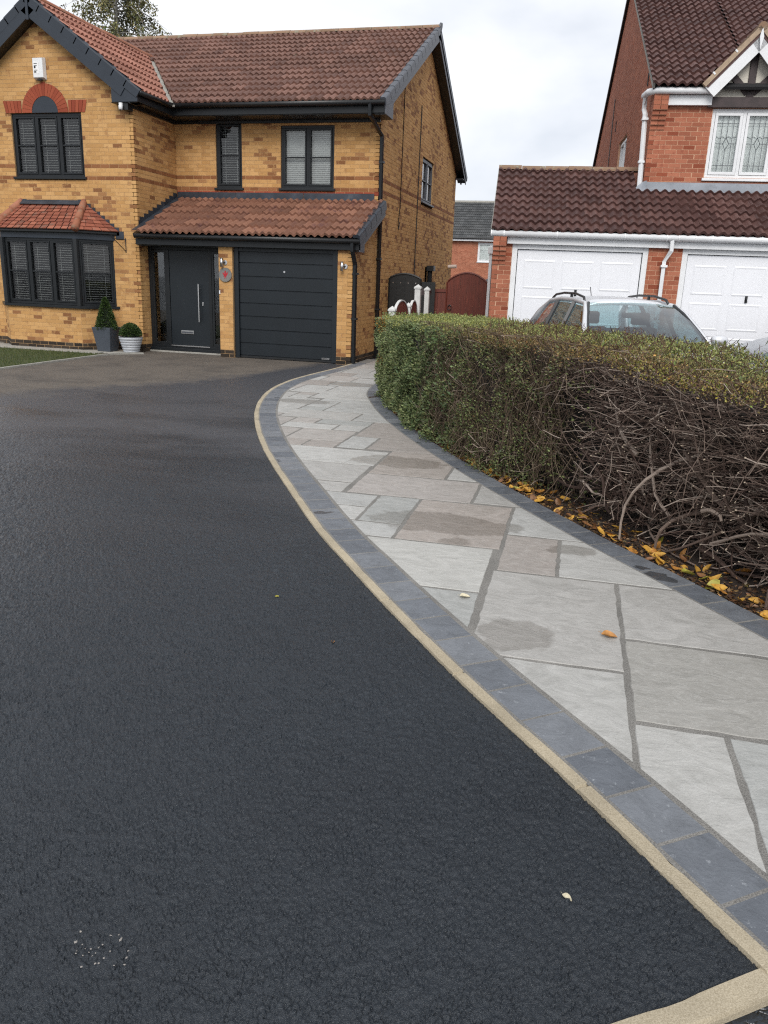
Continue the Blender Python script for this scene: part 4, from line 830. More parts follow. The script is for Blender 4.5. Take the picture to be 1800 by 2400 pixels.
fl = MB().tube([(.0, 10.9, 2.25), (.28, 10.9, 2.27)], .06, 10).build('flue', plain('flue_pink', (.62, .52, .46), .6, .15), H.e)
# the parts of the shell that the photo does not see
MB().box(-9.2, -9.1, YF+.12, 11.5, 0, 5.1).build('wall', MORT, H.e); MB().box(-9.2, -.02, 11.4, 11.5, 0, 5.1).build('wall', MORT, H.e)
MB().box(-9.05, -.12, .75, 11.35, 2.5, 2.56).build('floor_slab', DARKIN, H.e); MB().box(-4.88, -.12, YB+.1, YB+.15, 0, 2.5).build('room', DARKIN, H.e)
# front door
FD = ((-4.895, .43, 0), (1, 0, 0), (0, -1, 0)); DW = -2.975+4.895+.05
d = MB(); d.fbox(FD, 0, .07, -.06, .0, .10, 2.29); d.fbox(FD, DW-.07, DW, -.06, 0, .10, 2.29); d.fbox(FD, .07, DW-.07, -.06, 0, 2.22, 2.29); d.fbox(FD, .07, DW-.07, -.06, 0, .10, .16)
d.fbox(FD, .43, .50, -.06, .004, .16, 2.22); d.fbox(FD, 1.46, 1.53, -.06, .004, .16, 2.22)
door = d.build('front_door', ANTH, H.e, bevel=.004)
MB().fbox(FD, .505, 1.455, -.055, -.012, .165, 2.215).build('door_leaf', GDOOR, door, bevel=.004)
for a, b in ((.07, .43), (1.53, DW-.07)):
    q = MB(); q.fbox(FD, a+.004, a+.05, -.05, -.006, .165, 2.215); q.fbox(FD, b-.05, b-.004, -.05, -.006, .165, 2.215); q.fbox(FD, a+.05, b-.05, -.05, -.006, .165, .22); q.fbox(FD, a+.05, b-.05, -.05, -.006, 2.16, 2.215); q.build('side_light_frame', ANTH, door)
    MB().fbox(FD, a+.05, b-.05, -.035, -.03, .22, 2.16).build('pane', GLASS, door)
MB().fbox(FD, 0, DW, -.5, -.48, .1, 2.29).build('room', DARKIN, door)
h = MB(); h.tube([(-3.655, .36, .70), (-3.655, .36, 1.52)], .017, 10); h.tube([(-3.655, .36, .80), (-3.655, .44, .80)], .01, 8); h.tube([(-3.655, .36, 1.42), (-3.655, .44, 1.42)], .01, 8); h.build('pull_handle', STEEL, door, smooth=False)
MB().fbox(FD, .75, 1.06, -.013, .004, .42, .495).build('letterbox', STEEL, door, bevel=.004); MB().fbox(FD, .77, 1.04, .002, .006, .435, .470).build('letterbox_flap', ANTHG, door)
MB().fbox(FD, 1.29, 1.32, -.013, .006, 1.05, 1.13).build('lock', STEEL, door, bevel=.004); MB().fbox(FD, .50, 1.46, -.02, .02, .14, .162).build('threshold', STEEL, door)
MB().box(-4.89, -2.98, .36, .44, .03, .10).build('door_step', ANTH, H.e, bevel=.006); MB().box(-4.885, -2.985, .30, .44, -.02, .03).build('door_step', CONC, H.e, bevel=.006)
# garage door in sections
FG = ((-2.655, .12, 0), (1, 0, 0), (0, -1, 0)); GW = 2.655-.316
g = MB(); g.fbox(FG, 0, .105, -.05, .06, .012, 2.30); g.fbox(FG, GW-.125, GW, -.05, .06, .012, 2.30); g.fbox(FG, .105, GW-.125, -.05, .05, 2.22, 2.30); gd = g.build('garage_door', GDOOR, H.e, bevel=.004)
zs = [.05, .32, .605, .885, 1.16, 1.435, 1.71, 1.985, 2.22]
for a, b in zip(zs, zs[1:]):
    p = MB(); x0, x1 = .110, GW-.130
    P = lambda u, d_, z: (FG[0][0]+u, FG[0][1]-d_, z)
    p.add([P(x0,0,a),P(x1,0,a),P(x1,0,a+.012),P(x0,0,a+.012),P(x0,.016,a+.020),P(x1,.016,a+.020),P(x1,.016,b-.004),P(x0,.016,b-.004),P(x0,0,b),P(x1,0,b)],[(0,1,2,3),(3,2,5,4),(4,5,6,7),(7,6,9,8)]); p.build('door_section', GDOOR, gd)
MB().fbox(FG, .105, GW-.125, -.03, .014, .012, .05).build('door_seal', BLACKP, gd)
lockc = MB().tube([(-1.52, .104, 1.835), (-1.52, .09, 1.835)], .022, 12).build('door_lock', STEEL, gd)
pl = MB().fbox(FG, 1.985, 2.155, .016, .020, .072, .105).build('maker_plate', STEEL, gd)
for i in range(7): MB().fbox(FG, 1.997+i*.021, 2.011+i*.021, .020, .0215, .080, .098).build('plate_letter', BLACKP, pl)
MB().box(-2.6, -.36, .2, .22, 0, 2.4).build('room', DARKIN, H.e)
H.finish_bricks(300); H.finish_tiles(300)
# ================================================================== the red brick house next door
NY = .10
G = House('red_brick_house', (5.526, 1.0, 0), NY, 'red brick house with white garage doors, timbered gable and dark tiles', 'house', [NRED, piece('dark_red_brick', [(0, (.20, .05, .026)), (1, (.28, .075, .038))]), NRED, NRED, PLINTH], NMORT)
GX, GY = -2.744, -1.573                                       # garage corner in the house frame
cn_ = lambda k, u, l: 1 if random.random() < .12 else 0
FN = ((GX, GY, 0), (1, 0, 0), (0, -1, 0))
for a_, b_ in ((0, .345), (2.76, 3.345), (5.75, 8.2)): G.wall(FN, 0, 2.60, lambda z, a_=a_, b_=b_: [(a_, b_)], [], cn_, plinth=2, seen=1.5)
G.wall(((GX, GY, 0), (0, 1, 0), (-1, 0, 0)), 0, 3.9, lambda z: [(0, 6.2)] if z < 2.6 else ([(max(0, (z-2.62)/.52), 6.2-max(0, (z-2.62)/.52))]), [], cn_, seen=.3)
FU = ((0, 0, 0), (1, 0, 0), (0, -1, 0))
G.wall(FU, 3.44, 5.36, lambda z: [(0, 5.5)], [(1.10, 3.4, 3.84, 5.04)], lambda k, u, l: 1 if k == 47 and 1.0 < u < 3.5 else cn_(k, u, l), seen=1.5)
def span_n(z):
    if z < 5.44: return [(0, 11.6)]
    t = (z-5.44)/.60; return [(t, 11.6-t)] if 11.6-2*t > .1 else []
G.wall(((0, 0, 0), (0, 1, 0), (-1, 0, 0)), 2.4, 8.8, span_n, [(3.5, 5.0, 4.1, 5.2)], lambda k, u, l: 0, seen=.2)
for (y, z) in ((1.0, 5.75), (6.2, 5.8)): MB().box(-.012, -.004, y-.06, y+.06, z-.12, z+.12).build('air_brick', DARKIN, G.e)
MB().tube([(-.02, 7.0, 6.6), (-.02, 7.0, 3.2)], .012, 5).build('cable', BLACKP, G.e)
window(G, FU, 1.10, 3.4, 3.83, 5.03, 4, WHITE, transom=(), fw=.06, sash=.055, rec=.02, blind='net', lead=True, sillw=.04)
window(G, ((0, 0, 0), (0, 1, 0), (-1, 0, 0)), 3.5, 5.0, 4.1, 5.2, 2, WHITE, transom=(), rec=.05, blind='net', sillw=.03)
def gbox(a, mat, name, bev=.004): return MB().box(*a).build(name, mat, G.e, bevel=bev)
# corbelled brick at both eaves corners: courses stepping out
def corbel(x0, y, ztop, w, n=7):
    c_ = empty('corbel', parent=G.e)
    for i in range(n):
        k = n-1-i; out = min(4, i)*.036+.02; z = ztop-(n-i)*CO
        for h_ in (0, 1): MB().box(x0-.01+h_*w/2+.004, x0-.01+(h_+1)*w/2-.004, y-out, y+.04, z+.004, z+CO-.004).build('brick', NRED, c_)
        MB().box(x0-.006, x0-.014+w, y-out+.008, y+.03, z-.004, z+.004).build('mortar_joint', NMORT, c_)
corbel(GX, GY, 2.66, .245); corbel(0.0, 0, 5.30, .27, 8)
# garage roof: one long slope, then the lead apron under the bedroom window
gs = .56; GEY = GY-.12; GEZ = 2.68; RG = (3.98-GEZ)/gs; VG = np.array([0, 1, gs])/math.hypot(1, gs)
def board(H_, name, pts, mat=DARKIN, th=.05):
    n = (Vector(pts[1])-Vector(pts[0])).cross(Vector(pts[-1])-Vector(pts[0])).normalized(); return MB().prism([Vector(p)-n*.012 for p in pts][::-1], -n*th).build(name, mat, H_.e)
rg = board(G, 'garage_roof', [(GX-.03, GEY, GEZ), (8, GEY, GEZ), (8, GEY+1.45, GEZ+1.45*gs), (GX-.03, GEY+1.45, GEZ+1.45*gs)])
rg2 = board(G, 'garage_roof', [(GX-.03, GEY+1.45, GEZ+1.45*gs), (-.12, GEY+1.45, GEZ+1.45*gs), (-.12, GEY+RG, GEZ+RG*gs), (GX-.03, GEY+RG, GEZ+RG*gs)])
board(G, 'garage_roof', [(-.12, GEY+2*RG, GEZ), (GX-.03, GEY+2*RG, GEZ), (GX-.03, GEY+RG, GEZ+RG*gs), (-.12, GEY+RG, GEZ+RG*gs)])
ls1 = 1.45*math.hypot(1, gs)
G.tiles(rg, (GX-.05, GEY-.05, GEZ-.05*gs+.012), (1, 0, 0), VG, 2.64, RG*math.hypot(1, gs)+.05, TILE_N, seen=1.6, amp=.028, tw=.33, ga=.28)
G.tiles(rg2, (GX-.05+2.64, GEY-.05, GEZ-.05*gs+.012), (1, 0, 0), VG, 7.5, ls1+.05, TILE_N, seen=1.6, amp=.028, tw=.33, ga=.28)
ridge_row(G, (GX-.06, GEY+RG, GEZ+RG*gs+.045), (-.02, GEY+RG, GEZ+RG*gs+.045), RIDGE_M, .45, .12)
# mortared verge of the garage roof
obox(MB(), (GX-.05, GEY-.03, GEZ+.0), (0, VG[1], VG[2]), (-1, 0, 0), (0, -VG[2], VG[1]), 0, RG*math.hypot(1, gs), -.03, .012, -.04, .045).build('verge', CONC, G.e)
obox(MB(), (-.02, -.012, 3.74), (1, 0, 0), (0, -.10, -1), (0, -1, .1), 0, 5.6, 0, .19, 0, .012).build('apron_flashing', LEADN, G.e); obox(MB(), (-.12, -.03, 3.58), (1, 0, 0), (0, -.85, -.52), (0, -.52, .85), 0, 5.7, 0, .16, .02, .03).build('apron_flashing', LEADN, G.e)
# rumpled lead at the corner
MB().prism([(-.16, -.10, 3.60), (-.02, -.02, 3.72), (.05, -.05, 3.74), (.03, -.14, 3.50), (-.08, -.22, 3.44)], (.0, -.02, .02)).build('corner_flashing', LEADN, G.e)
# white fascia, gutters, pipes
gbox((GX+.245, 8, GY-.075, GY-.002, 2.465, 2.63), WHITE, 'fascia')
def gutter(pts, mat, r=.058): return MB().tube(pts, r, 12).build('gutter', mat, G.e, smooth=True)
gt = gutter([(GX-.06, GY-.135, 2.635), (8, GY-.135, 2.635)], WHITE)
for x in (GX-.05, GX+.18, GX+1.12, GX+2.3, GX+3.02, GX+3.22, GX+3.5, GX+3.78, GX+4.6, GX+5.4): MB().tube([(x-.012, GY-.135, 2.635), (x+.012, GY-.135, 2.635)], .064, 12).build('gutter_bracket', WHITE, gt)
downpipe(G, [(GX+3.12, GY-.14, 2.62), (GX+3.12, GY-.14, 2.42), (GX+3.04, GY-.06, 2.24), (GX+3.04, GY-.06, .05)], WHITE, .045, clips=[(GX+3.04, GY-.06, 2.16), (GX+3.04, GY-.06, 1.2)])
downpipe(G, [(GX-.14, GY+3.9, 2.60), (GX-.14, GY+3.9, .05)], WHITE, .05); MB().box(GX-.22, GX-.06, GY+3.82, GY+3.98, 2.42, 2.56).build('hopper', WHITE, G.e)
# garage doors: frame, leaf, raised panels
def garage(x0, x1, handle):
    f = MB(); z1 = 2.47; y = GY+.06
    f.box(x0, x0+.095, y-.05, y+.05, .01, z1); f.box(x1-.095, x1, y-.05, y+.05, .01, z1); f.box(x0+.095, x1-.095, y-.05, y+.05, z1-.09, z1); gd2 = f.build('garage_door', WHITE, G.e, bevel=.004)
    a, b = x0+.107, x1-.107; MB().box(a, b, y-.012, y+.02, .03, z1-.10).build('door_leaf', WHITED, gd2, bevel=.004); MB().box(x0+.09, x1-.09, y+.024, y+.05, .02, z1-.085).build('door_shadow_gap', DARKIN, gd2)
    w3 = (b-a-.13)/3; cells = [(2.20, 1.69), (1.555, 1.075), (.95, .46)]
    for c in range(3):
        for (zt, zb) in cells:
            u0, u1 = a+.13+c*w3-.0, a+.13+(c+1)*w3-.13; q = MB(); P = lambda x, d_, z: (x, y-.012-d_, z)
            r = .022; k = [(u0, zb), (u1, zb), (u1, zt), (u0, zt)]; k2 = [(u0+r, zb+r), (u1-r, zb+r), (u1-r, zt-r), (u0+r, zt-r)]; k3 = [(u0+2*r, zb+2*r), (u1-2*r, zb+2*r), (u1-2*r, zt-2*r), (u0+2*r, zt-2*r)]
            q.add([P(x, .001, z) for x, z in k]+[P(x, .0075, z) for x, z in k2]+[P(x, .003, z) for x, z in k3], [(j, (j+1) % 4, (j+1) % 4+4, j+4) for j in range(4)]+[(j+4, (j+1) % 4+4, (j+1) % 4+8, j+8) for j in range(4)]+[(8, 9, 10, 11)]); q.build('door_panel', WHITED, gd2)
    h = MB(); xm = (a+b)/2; h.box(xm-.022, xm+.022, y-.024, y-.012, 1.58, 1.70); h.tube([(xm, y-.03, 1.66), (xm, y-.055, 1.64), (xm+.01, y-.05, 1.59)], .012, 6); h.build('door_handle', BLACKP, gd2)
garage(GX+.345, GX+2.76, 1); garage(GX+3.345, GX+5.75, 1)
# main roof next door, small timbered gable
ms = .60; MEY, MEZ = -.20, 5.37; MR = (11.6/2+.2); VN = np.array([0, 1, ms])/math.hypot(1, ms)
ro_ = board(G, 'main_roof', [(-.05, MEY, MEZ), (9, MEY, MEZ), (9, MEY+MR, MEZ+MR*ms), (-.05, MEY+MR, MEZ+MR*ms)]); board(G, 'main_roof', [(9, 11.8, MEZ), (-.05, 11.8, MEZ), (-.05, MEY+MR, MEZ+MR*ms), (9, MEY+MR, MEZ+MR*ms)])
GCX, GAZ, GHS = 1.70, 6.26, 1.08; yv = MEY+(GAZ-MEZ)/ms
nl = np.cross((np.array([GCX, yv, GAZ])-np.array([GCX-(GAZ-5.36)/GHS, MEY, 5.36])), (0, 0, 1)); nl /= np.linalg.norm(nl); nl = nl if nl[0] > 0 else -nl
G.tiles(ro_, (-.08, MEY-.05, MEZ-.05*ms+.012), (1, 0, 0), VN, GCX+.08, MR*math.hypot(1, ms), TILE_N, seen=1.5, amp=.028, tw=.33, ga=.28, clips=[(np.array([GCX, yv, GAZ])-np.array([.03, 0, 0]), nl)])
nrr = nl*np.array([-1, 1, 1])
G.tiles(ro_, (GCX, MEY-.05, MEZ-.05*ms+.012), (1, 0, 0), VN, 5.0, MR*math.hypot(1, ms), TILE_N, seen=1.0, amp=.028, tw=.33, ga=.28, clips=[(np.array([GCX, yv, GAZ])+np.array([.03, 0, 0]), nrr)])
# tiles on the back of the small gable's point (above it the main slope closes again)
obox(MB(), (-.06, MEY, MEZ), (0, VN[1], VN[2]), (-1, 0, 0), (0, -VN[2], VN[1]), -.02, MR*math.hypot(1, ms), -.03, .012, -.03, .045).build('verge', CONC, G.e)
A_ = Vector((0, -1, ms)).normalized(); obox(MB(), (-.05, 11.8, MEZ), A_, (-1, 0, 0), (0, ms/math.hypot(1, ms), 1/math.hypot(1, ms)), -.1, MR*math.hypot(1, ms), -.03, .02, -.06, .05).build('verge', TIMBER, G.e)
gbox((-.12, .06, 11.55, 11.85, 5.28, 5.40), WHITE, 'box_end')
for sg in (-1, 1):                                            # small gable: tiled slopes, white boards
    A_ = Vector((sg, 0, -GHS)).normalized(); up_ = Vector((sg*GHS, 0, 1)).normalized(); L_ = (GAZ-5.36)/GHS*math.hypot(1, GHS); O_ = Vector((GCX, MEY-.02, GAZ))
    bt_ = board(G, 'gable_roof', [(GCX, MEY-.06, GAZ), (GCX+sg*(GAZ-5.36)/GHS, MEY-.06, 5.36), (GCX+sg*(GAZ-5.36)/GHS, MEY, 5.36), (GCX, yv, GAZ)][::sg], TILE_N, .04)
    obox(MB(), O_, A_, (0, -1, 0), up_, -.02, L_+.02, -.02, .06, -.01, .075).build('gable_verge', plain('sandy_mortar', (.36, .27, .19), .9, .2, 9), G.e)
    obox(MB(), O_, A_, (0, -1, 0), up_, .006, L_+.02, .0, .03, -.24, -.01).build('barge_board', WHITE, G.e)
    for q in (.42, .82): obox(MB(), O_+A_*L_*q, A_, (0, -1, 0), up_, -.015, .015, .02, .068, .03, .085).build('verge_clip', WHITE, G.e)
MB().tube([(GCX, MEY-.08, GAZ+.05), (GCX, yv, GAZ+.05)], .08, 10).build('gable_ridge', RIDGE_M, G.e)
MB().prism([(GCX-.02, MEY-.10, GAZ-.02), (GCX, MEY-.10, GAZ+.02), (GCX+.035, MEY-.10, GAZ-.12), (GCX, MEY-.10, GAZ-.33), (GCX-.035, MEY-.10, GAZ-.12)], (0, .05, 0)).build('finial', WHITE, G.e)
hw = (GAZ-5.26)/GHS
MB().prism([(GCX-hw, -.03, 5.20), (GCX+hw, -.03, 5.20), (GCX, -.03, GAZ-.06)], (0, .03, 0)).build('gable_panel', CREAM, G.e)
MB().box(GCX-.72, GCX+.72, -.075, -.03, 5.04, 5.215).build('timber_beam', TIMBER, G.e, bevel=.006)
MB().box(GCX-.065, GCX+.065, -.06, -.031, 5.217, GAZ-.25).build('timber_post', TIMBER, G.e, bevel=.006)
for sg in (-1, 1): obox(MB(), (GCX+sg*.07, -.032, 5.22), Vector((sg*.72, 0, .70)).normalized(), (0, -1, 0), Vector((-sg*.70, 0, .72)).normalized(), .03, .52, 0, .026, -.0, .12).build('timber_brace', TIMBER, G.e, bevel=.006)
gbox((.25, GCX-.66, -.10, -.01, 5.07, 5.24), WHITE, 'fascia'); gbox((GCX+.66, 5.5, -.10, -.01, 5.07, 5.24), WHITE, 'fascia')
gutter([(-.13, .30, 5.30), (-.10, -.02, 5.30), (0.02, -.16, 5.30), (GCX-.60, -.16, 5.30)], WHITE, .062); gutter([(GCX+.60, -.16, 5.30), (5.5, -.16, 5.30)], WHITE, .062)
downpipe(G, [(-.12, .22, 5.28), (-.12, .22, 5.05), (-.10, .12, 4.95), (-.07, -.03, 3.60)], WHITE, .05, clips=[(-.098, .09, 4.86), (-.085, .03, 4.1)])
gbox((-.0, 9, 11.4, 11.6, 0, 5.4), NMORT, 'wall'); gbox((5.4, 5.5, .1, 11.4, 0, 5.4), NMORT, 'wall'); gbox((GX+.1, 5.4, .4, 11, 2.5, 2.6), DARKIN, 'floor_slab')
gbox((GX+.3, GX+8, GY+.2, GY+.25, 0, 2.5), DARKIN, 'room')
G.finish_bricks(300); G.finish_tiles(300)
# ================================================================== far house between the two
K = House('distant_house', (-3.2, 46, 0), 0.0, 'distant red brick house with grey tiled roof seen between the two houses', 'house', [NRED, NRED, NRED, NRED, PLINTH], NMORT)
K.wall(((-6, 0, 0), (1, 0, 0), (0, -1, 0)), 0, 5.04, lambda z: [(0, 14)], [(5.05, 6.3, 3.3, 4.72)], None)
K.tiles(board(K, 'roof', [(-6.3, -.3, 5.02), (8.3, -.3, 5.02), (8.3, 4.4, 7.9), (-6.3, 4.4, 7.9)]), (-6.3, -.35, 5.0), (1, 0, 0), np.array([0, 4.7, 2.88])/math.hypot(4.7, 2.88), 14.6, 5.5, TILE_F)
window(K, ((-6, 0, 0), (1, 0, 0), (0, -1, 0)), 5.05, 6.3, 3.34, 4.72, 1, WHITE, transom=(), fw=.12, blind='net')
MB().box(-6.3, 8.3, -.30, -.27, 4.80, 5.0).build('fascia', WHITE, K.e); MB().tube([(-6.3, -.36, 5.0), (8.3, -.36, 5.0)], .07, 8).build('gutter', BLACKP, K.e)
MB().tube([(1.72, -.12, 4.95), (1.72, -.12, 0)], .06, 6).build('downpipe', BLACKP, K.e); MB().tube([(-6.3, 4.4, 7.95), (8.3, 4.4, 7.95)], .13, 8).build('ridge', CONC, K.e)
MB().box(-6, 8, 8.6, 8.8, 0, 5).build('wall', NMORT, K.e); board(K, 'roof', [(8.3, 9.1, 5.02), (-6.3, 9.1, 5.02), (-6.3, 4.4, 7.9), (8.3, 4.4, 7.9)], TILE_F)
K.finish_bricks(0); K.finish_tiles(0)
sh = empty('garden_shed', (1.15, 14.0, 0), 0, 'small grey roofed garden shed behind the red arched gate', 'shed')
MB().box(-.4, 1.6, 0, 1.6, 0, 1.75).build('wall', REDF, sh); MB().prism([(-.5, -.1, 1.72), (1.7, -.1, 1.72), (1.7, -.1, 1.80), (.6, -.1, 2.28), (-.5, -.1, 1.80)], (0, 1.8, 0)).build('roof', plain('grey_felt', (.16, .17, .19), .8, .2), sh)
# ================================================================== gates, posts and fence between the houses
def arched_gate(name, x0, x1, y, zs, za, mat, n, label, cat='gate', holes=0, frame=None):
    e = empty(name, (x0, y, 0), 0, label, cat); w = (x1-x0)/n; zf = lambda x: zs+(za-zs)*math.sin(math.pi*min(max(x/(x1-x0), 0), 1))**.75
    for i in range(n):
        a, b = i*w+.002, (i+1)*w-.002; top = [(a+(b-a)*k/4, 0, zf(a+(b-a)*k/4)) for k in range(5)]
        MB().prism([(a, 0, .05), (b, 0, .05)]+top[::-1], (0, .02, 0)).build('board', mat, e)
    pts = [((x1-x0)*k/20, -.005, zf((x1-x0)*k/20)+.012) for k in range(21)]; MB().tube([(0, -.005, .05)]+pts+[(x1-x0, -.005, .05)], .022, 4).build('gate_frame', frame or mat, e)
    return e
bgate = arched_gate('black_gate', .02, .80, 3.0, 1.78, 1.90, BLACKW, 4, 'black boarded arched side gate against the buff brick house')
for i in range(4): MB().tube([(.1+i*.185, -.004, 1.70), (.1+i*.185, .0, 1.70)], .015, 8).build('stud', STEEL, bgate)
bp = empty('black_fence_panel', (.82, 3.0, 0), 0, 'short black fence panel to the right of the black gate', 'fence')
for i in range(3): MB().box(i*.11+.002, (i+1)*.11-.002, 0, .03, .03, 1.74).build('board', BLACKW, bp)
rgate = arched_gate('red_gate', 1.40, 2.36, 3.2, 1.74, 1.97, REDW, 6, 'tall arched red brown timber gate beside the red brick garage')
MB().tube([(.09, -.02, 1.24), (.05, -.03, 1.20), (.05, -.03, 1.14), (.09, -.03, 1.11), (.13, -.03, 1.14), (.13, -.03, 1.20), (.09, -.02, 1.24)], .009, 6).build('ring_handle', BLACKP, rgate)
gpst = tag(MB().box(2.37, 2.47, 3.18, 3.28, 0, 1.84).build('gate_post', REDW), 'dark red gate post right of the arched red gate', 'post'); 
rf = empty('red_fence_panel', (.98, 3.2, 0), 0, 'low dull red fence panel left of the arched red gate', 'fence')
for i in range(4): MB().box(i*.10+.002, (i+1)*.10-.002, 0, .02, .03, 1.57).build('board', REDF, rf)
MB().box(-.0, .41, -.02, 0, 1.52, 1.59).build('rail', REDF, rf)
tag(MB().prism([(1.12, 1.34, 1.46), (1.30, 1.34, 1.46), (1.30, 1.34, 1.58), (1.12, 1.34, 1.58)], (0, .5, 0)).build('timber_rail', TIMBER), 'dark timber rail between the two tall white posts', 'rail')
def white_post(x, y, h, label, w=.11):
    e = empty('white_post', (x, y, 0), 0, label, 'post', 'white posts of the low arched fence'); MB().box(-w/2, w/2, -w/2, w/2, 0, h-.06).build('shaft', WHITEP, e, bevel=.008)
    MB().add; c = MB(); q = w/2+.012; c.add([(-q,-q,h-.06),(q,-q,h-.06),(q,q,h-.06),(-q,q,h-.06),(-q,-q,h-.03),(q,-q,h-.03),(q,q,h-.03),(-q,q,h-.03),(0,0,h+.03)],[(0,3,2,1),(0,1,5,4),(1,2,6,5),(2,3,7,6),(3,0,4,7),(4,5,8),(5,6,8),(6,7,8),(7,4,8)]); c.build('cap', WHITEP, e)
white_post(1.30, -1.72, 1.27, 'shortest white post, nearest the hedge at the end of the arched fence'); white_post(1.30, -.40, 1.31, 'short white post between the two arched fence panels', .09)
white_post(1.30, .42, 1.66, 'tall white pointed post at the far end of the arched fence', .12); white_post(1.30, 1.36, 1.62, 'tall white post behind the end post, left of the red fence', .10)
for (y0, y1, za, lb) in ((-1.64, -.47, 1.40, 'nearer red fence panel with white arched top rail'), (-.33, .34, 1.38, 'farther red fence panel with white arched top rail')):
    e = empty('arched_fence_panel', (1.30, (y0+y1)/2, 0), 0, lb, 'fence'); hl = (y1-y0)/2; zf = lambda y: 1.08+(za-1.08)*(1-(y/hl)**2)**.6 if abs(y) < hl else 1.08
    n = max(5, int((y1-y0)/.11)); w = 2*hl/n
    for i in range(n):
        a, b = -hl+i*w+.003, -hl+(i+1)*w-.003; MB().prism([(0, a, .06), (0, b, .06), (0, b, zf(b)-.02), (0, (a+b)/2, zf((a+b)/2)-.02), (0, a, zf(a)-.02)], (.018, 0, 0)).build('board', REDF, e)
    c = MB(); ys = [-hl+2*hl*k/20 for k in range(21)]
    for ya, yb in zip(ys, ys[1:]):
        c.add([(-.02, ya, zf(ya)), (.03, ya, zf(ya)), (.03, yb, zf(yb)), (-.02, yb, zf(yb)), (-.02, ya, zf(ya)-.022), (.03, ya, zf(ya)-.022), (.03, yb, zf(yb)-.022), (-.02, yb, zf(yb)-.022)], [(0,1,2,3),(7,6,5,4),(0,3,7,4),(1,5,6,2)])
    c.build('arched_rail', WHITEP, e)
# ================================================================== small things on and by the house
al = empty('alarm_box', (-7.03, .07, 5.57), 0, 'white burglar alarm box high on the front gable', 'alarm box')
q = MB(); q.add([(-.14,0,.0),(.14,0,.0),(.14,0,.42),(-.14,0,.42),(-.12,-.09,.03),(.12,-.09,.03),(.12,-.09,.40),(-.12,-.09,.40)],[(0,1,5,4),(1,2,6,5),(2,3,7,6),(3,0,4,7),(4,5,6,7)]); q.build('casing', WHITE, al, bevel=.008)
MB().box(-.10, .03, -.094, -.091, .10, .34).build('label', plain('label_white', (.8, .8, .8), .5, .02), al)
for i, (w_, h_) in enumerate(((.05, .03), (.08, .012), (.04, .04), (.07, .012), (.08, .012))): MB().box(-.085, -.085+w_, -.096, -.0945, .12+i*.042, .12+i*.042+h_).build('label_print', BLACKP, al)
MB().box(-.05, .05, -.06, -.02, -.02, .0).build('strobe_lens', BLACKP, al)
sc_ = empty('security_camera', (-5.03, -.13, 5.04), 0, 'small white dome security camera under the gable corner', 'camera'); MB().lathe([(.045, .02), (.045, -.01), (.03, -.015)], n=16).build('mount', WHITE, sc_)
MB().tube([(0, 0, 0), (.01, -.03, -.05), (.02, -.06, -.12)], [.035, .045, .035], 12).build('housing', WHITE, sc_, smooth=True); MB().tube([(.02, -.06, -.118), (.022, -.066, -.132)], .022, 10).build('lens', BLACKP, sc_)
def lamp(x, z, lb):
    e = empty('wall_lamp', (x, 0, z), 0, lb, 'wall lamp', 'steel wall lamps beside the garage door'); MB().tube([(0, -.075, -.09), (0, -.075, .09)], .032, 16).build('tube', STEEL, e, smooth=True); MB().tube([(.05, 0, 0), (.05, -.018, 0)], .05, 14).build('back_plate', STEEL, e); MB().tube([(.05, -.015, 0), (0, -.06, 0)], .016, 8).build('arm', BLACKP, e)
lamp(-2.87, 1.985, 'steel cylinder wall lamp above the round plaque'); lamp(-.20, 1.985, 'steel cylinder wall lamp right of the garage door')
pq = empty('round_plaque', (-2.815, -.012, 1.735), 0, 'round grey plaque with a red bird hung on the brick pier', 'plaque'); MB().tube([(0, 0, 0), (0, -.022, 0)], .145, 32).build('disc', plain('plaque_grey', (.17, .165, .155), .55, .15, 12), pq)
bird = [(-.005, .085), (.015, .09), (.02, .07), (.04, .062), (.02, .055), (.016, .03), (.05, .045), (.062, .075), (.068, .03), (.05, -.01), (.028, -.03), (.022, -.055), (.035, -.08), (.015, -.075), (.01, -.05), (-.002, -.045), (-.002, -.08), (-.025, -.082), (-.01, -.055), (-.018, -.03), (-.05, -.035), (-.028, -.01), (-.06, .02), (-.06, .06), (-.035, .035), (-.012, .025), (-.008, .05), (-.025, .062), (-.008, .07)]
MB().prism([(x*.9, -.0225, z*.9) for x, z in bird], (0, -.004, 0)).build('bird_emblem', plain('emblem_red', (.38, .012, .022), .5, .1), pq)
tag(MB().box(-2.968, -2.945, -.028, -.001, 1.335, 1.41).build('door_bell', WHITE, bevel=.004), 'small white door bell on the pier right of the front door', 'door bell')
hb = empty('hanging_bracket', (-5.22, YF-.006, 2.30), 0, 'black iron hanging basket bracket beside the bay window', 'bracket')
MB().tube([(0, 0, -.18), (0, 0, .12)], .012, 5).build('back_bar', BLACKP, hb); MB().tube([(0, -.01, .09), (-.13, -.28, .10), (-.15, -.30, .13)], .009, 5).build('arm', BLACKP, hb); MB().tube([(0, -.01, -.15), (-.12, -.26, .09)], .009, 5).build('strut', BLACKP, hb)
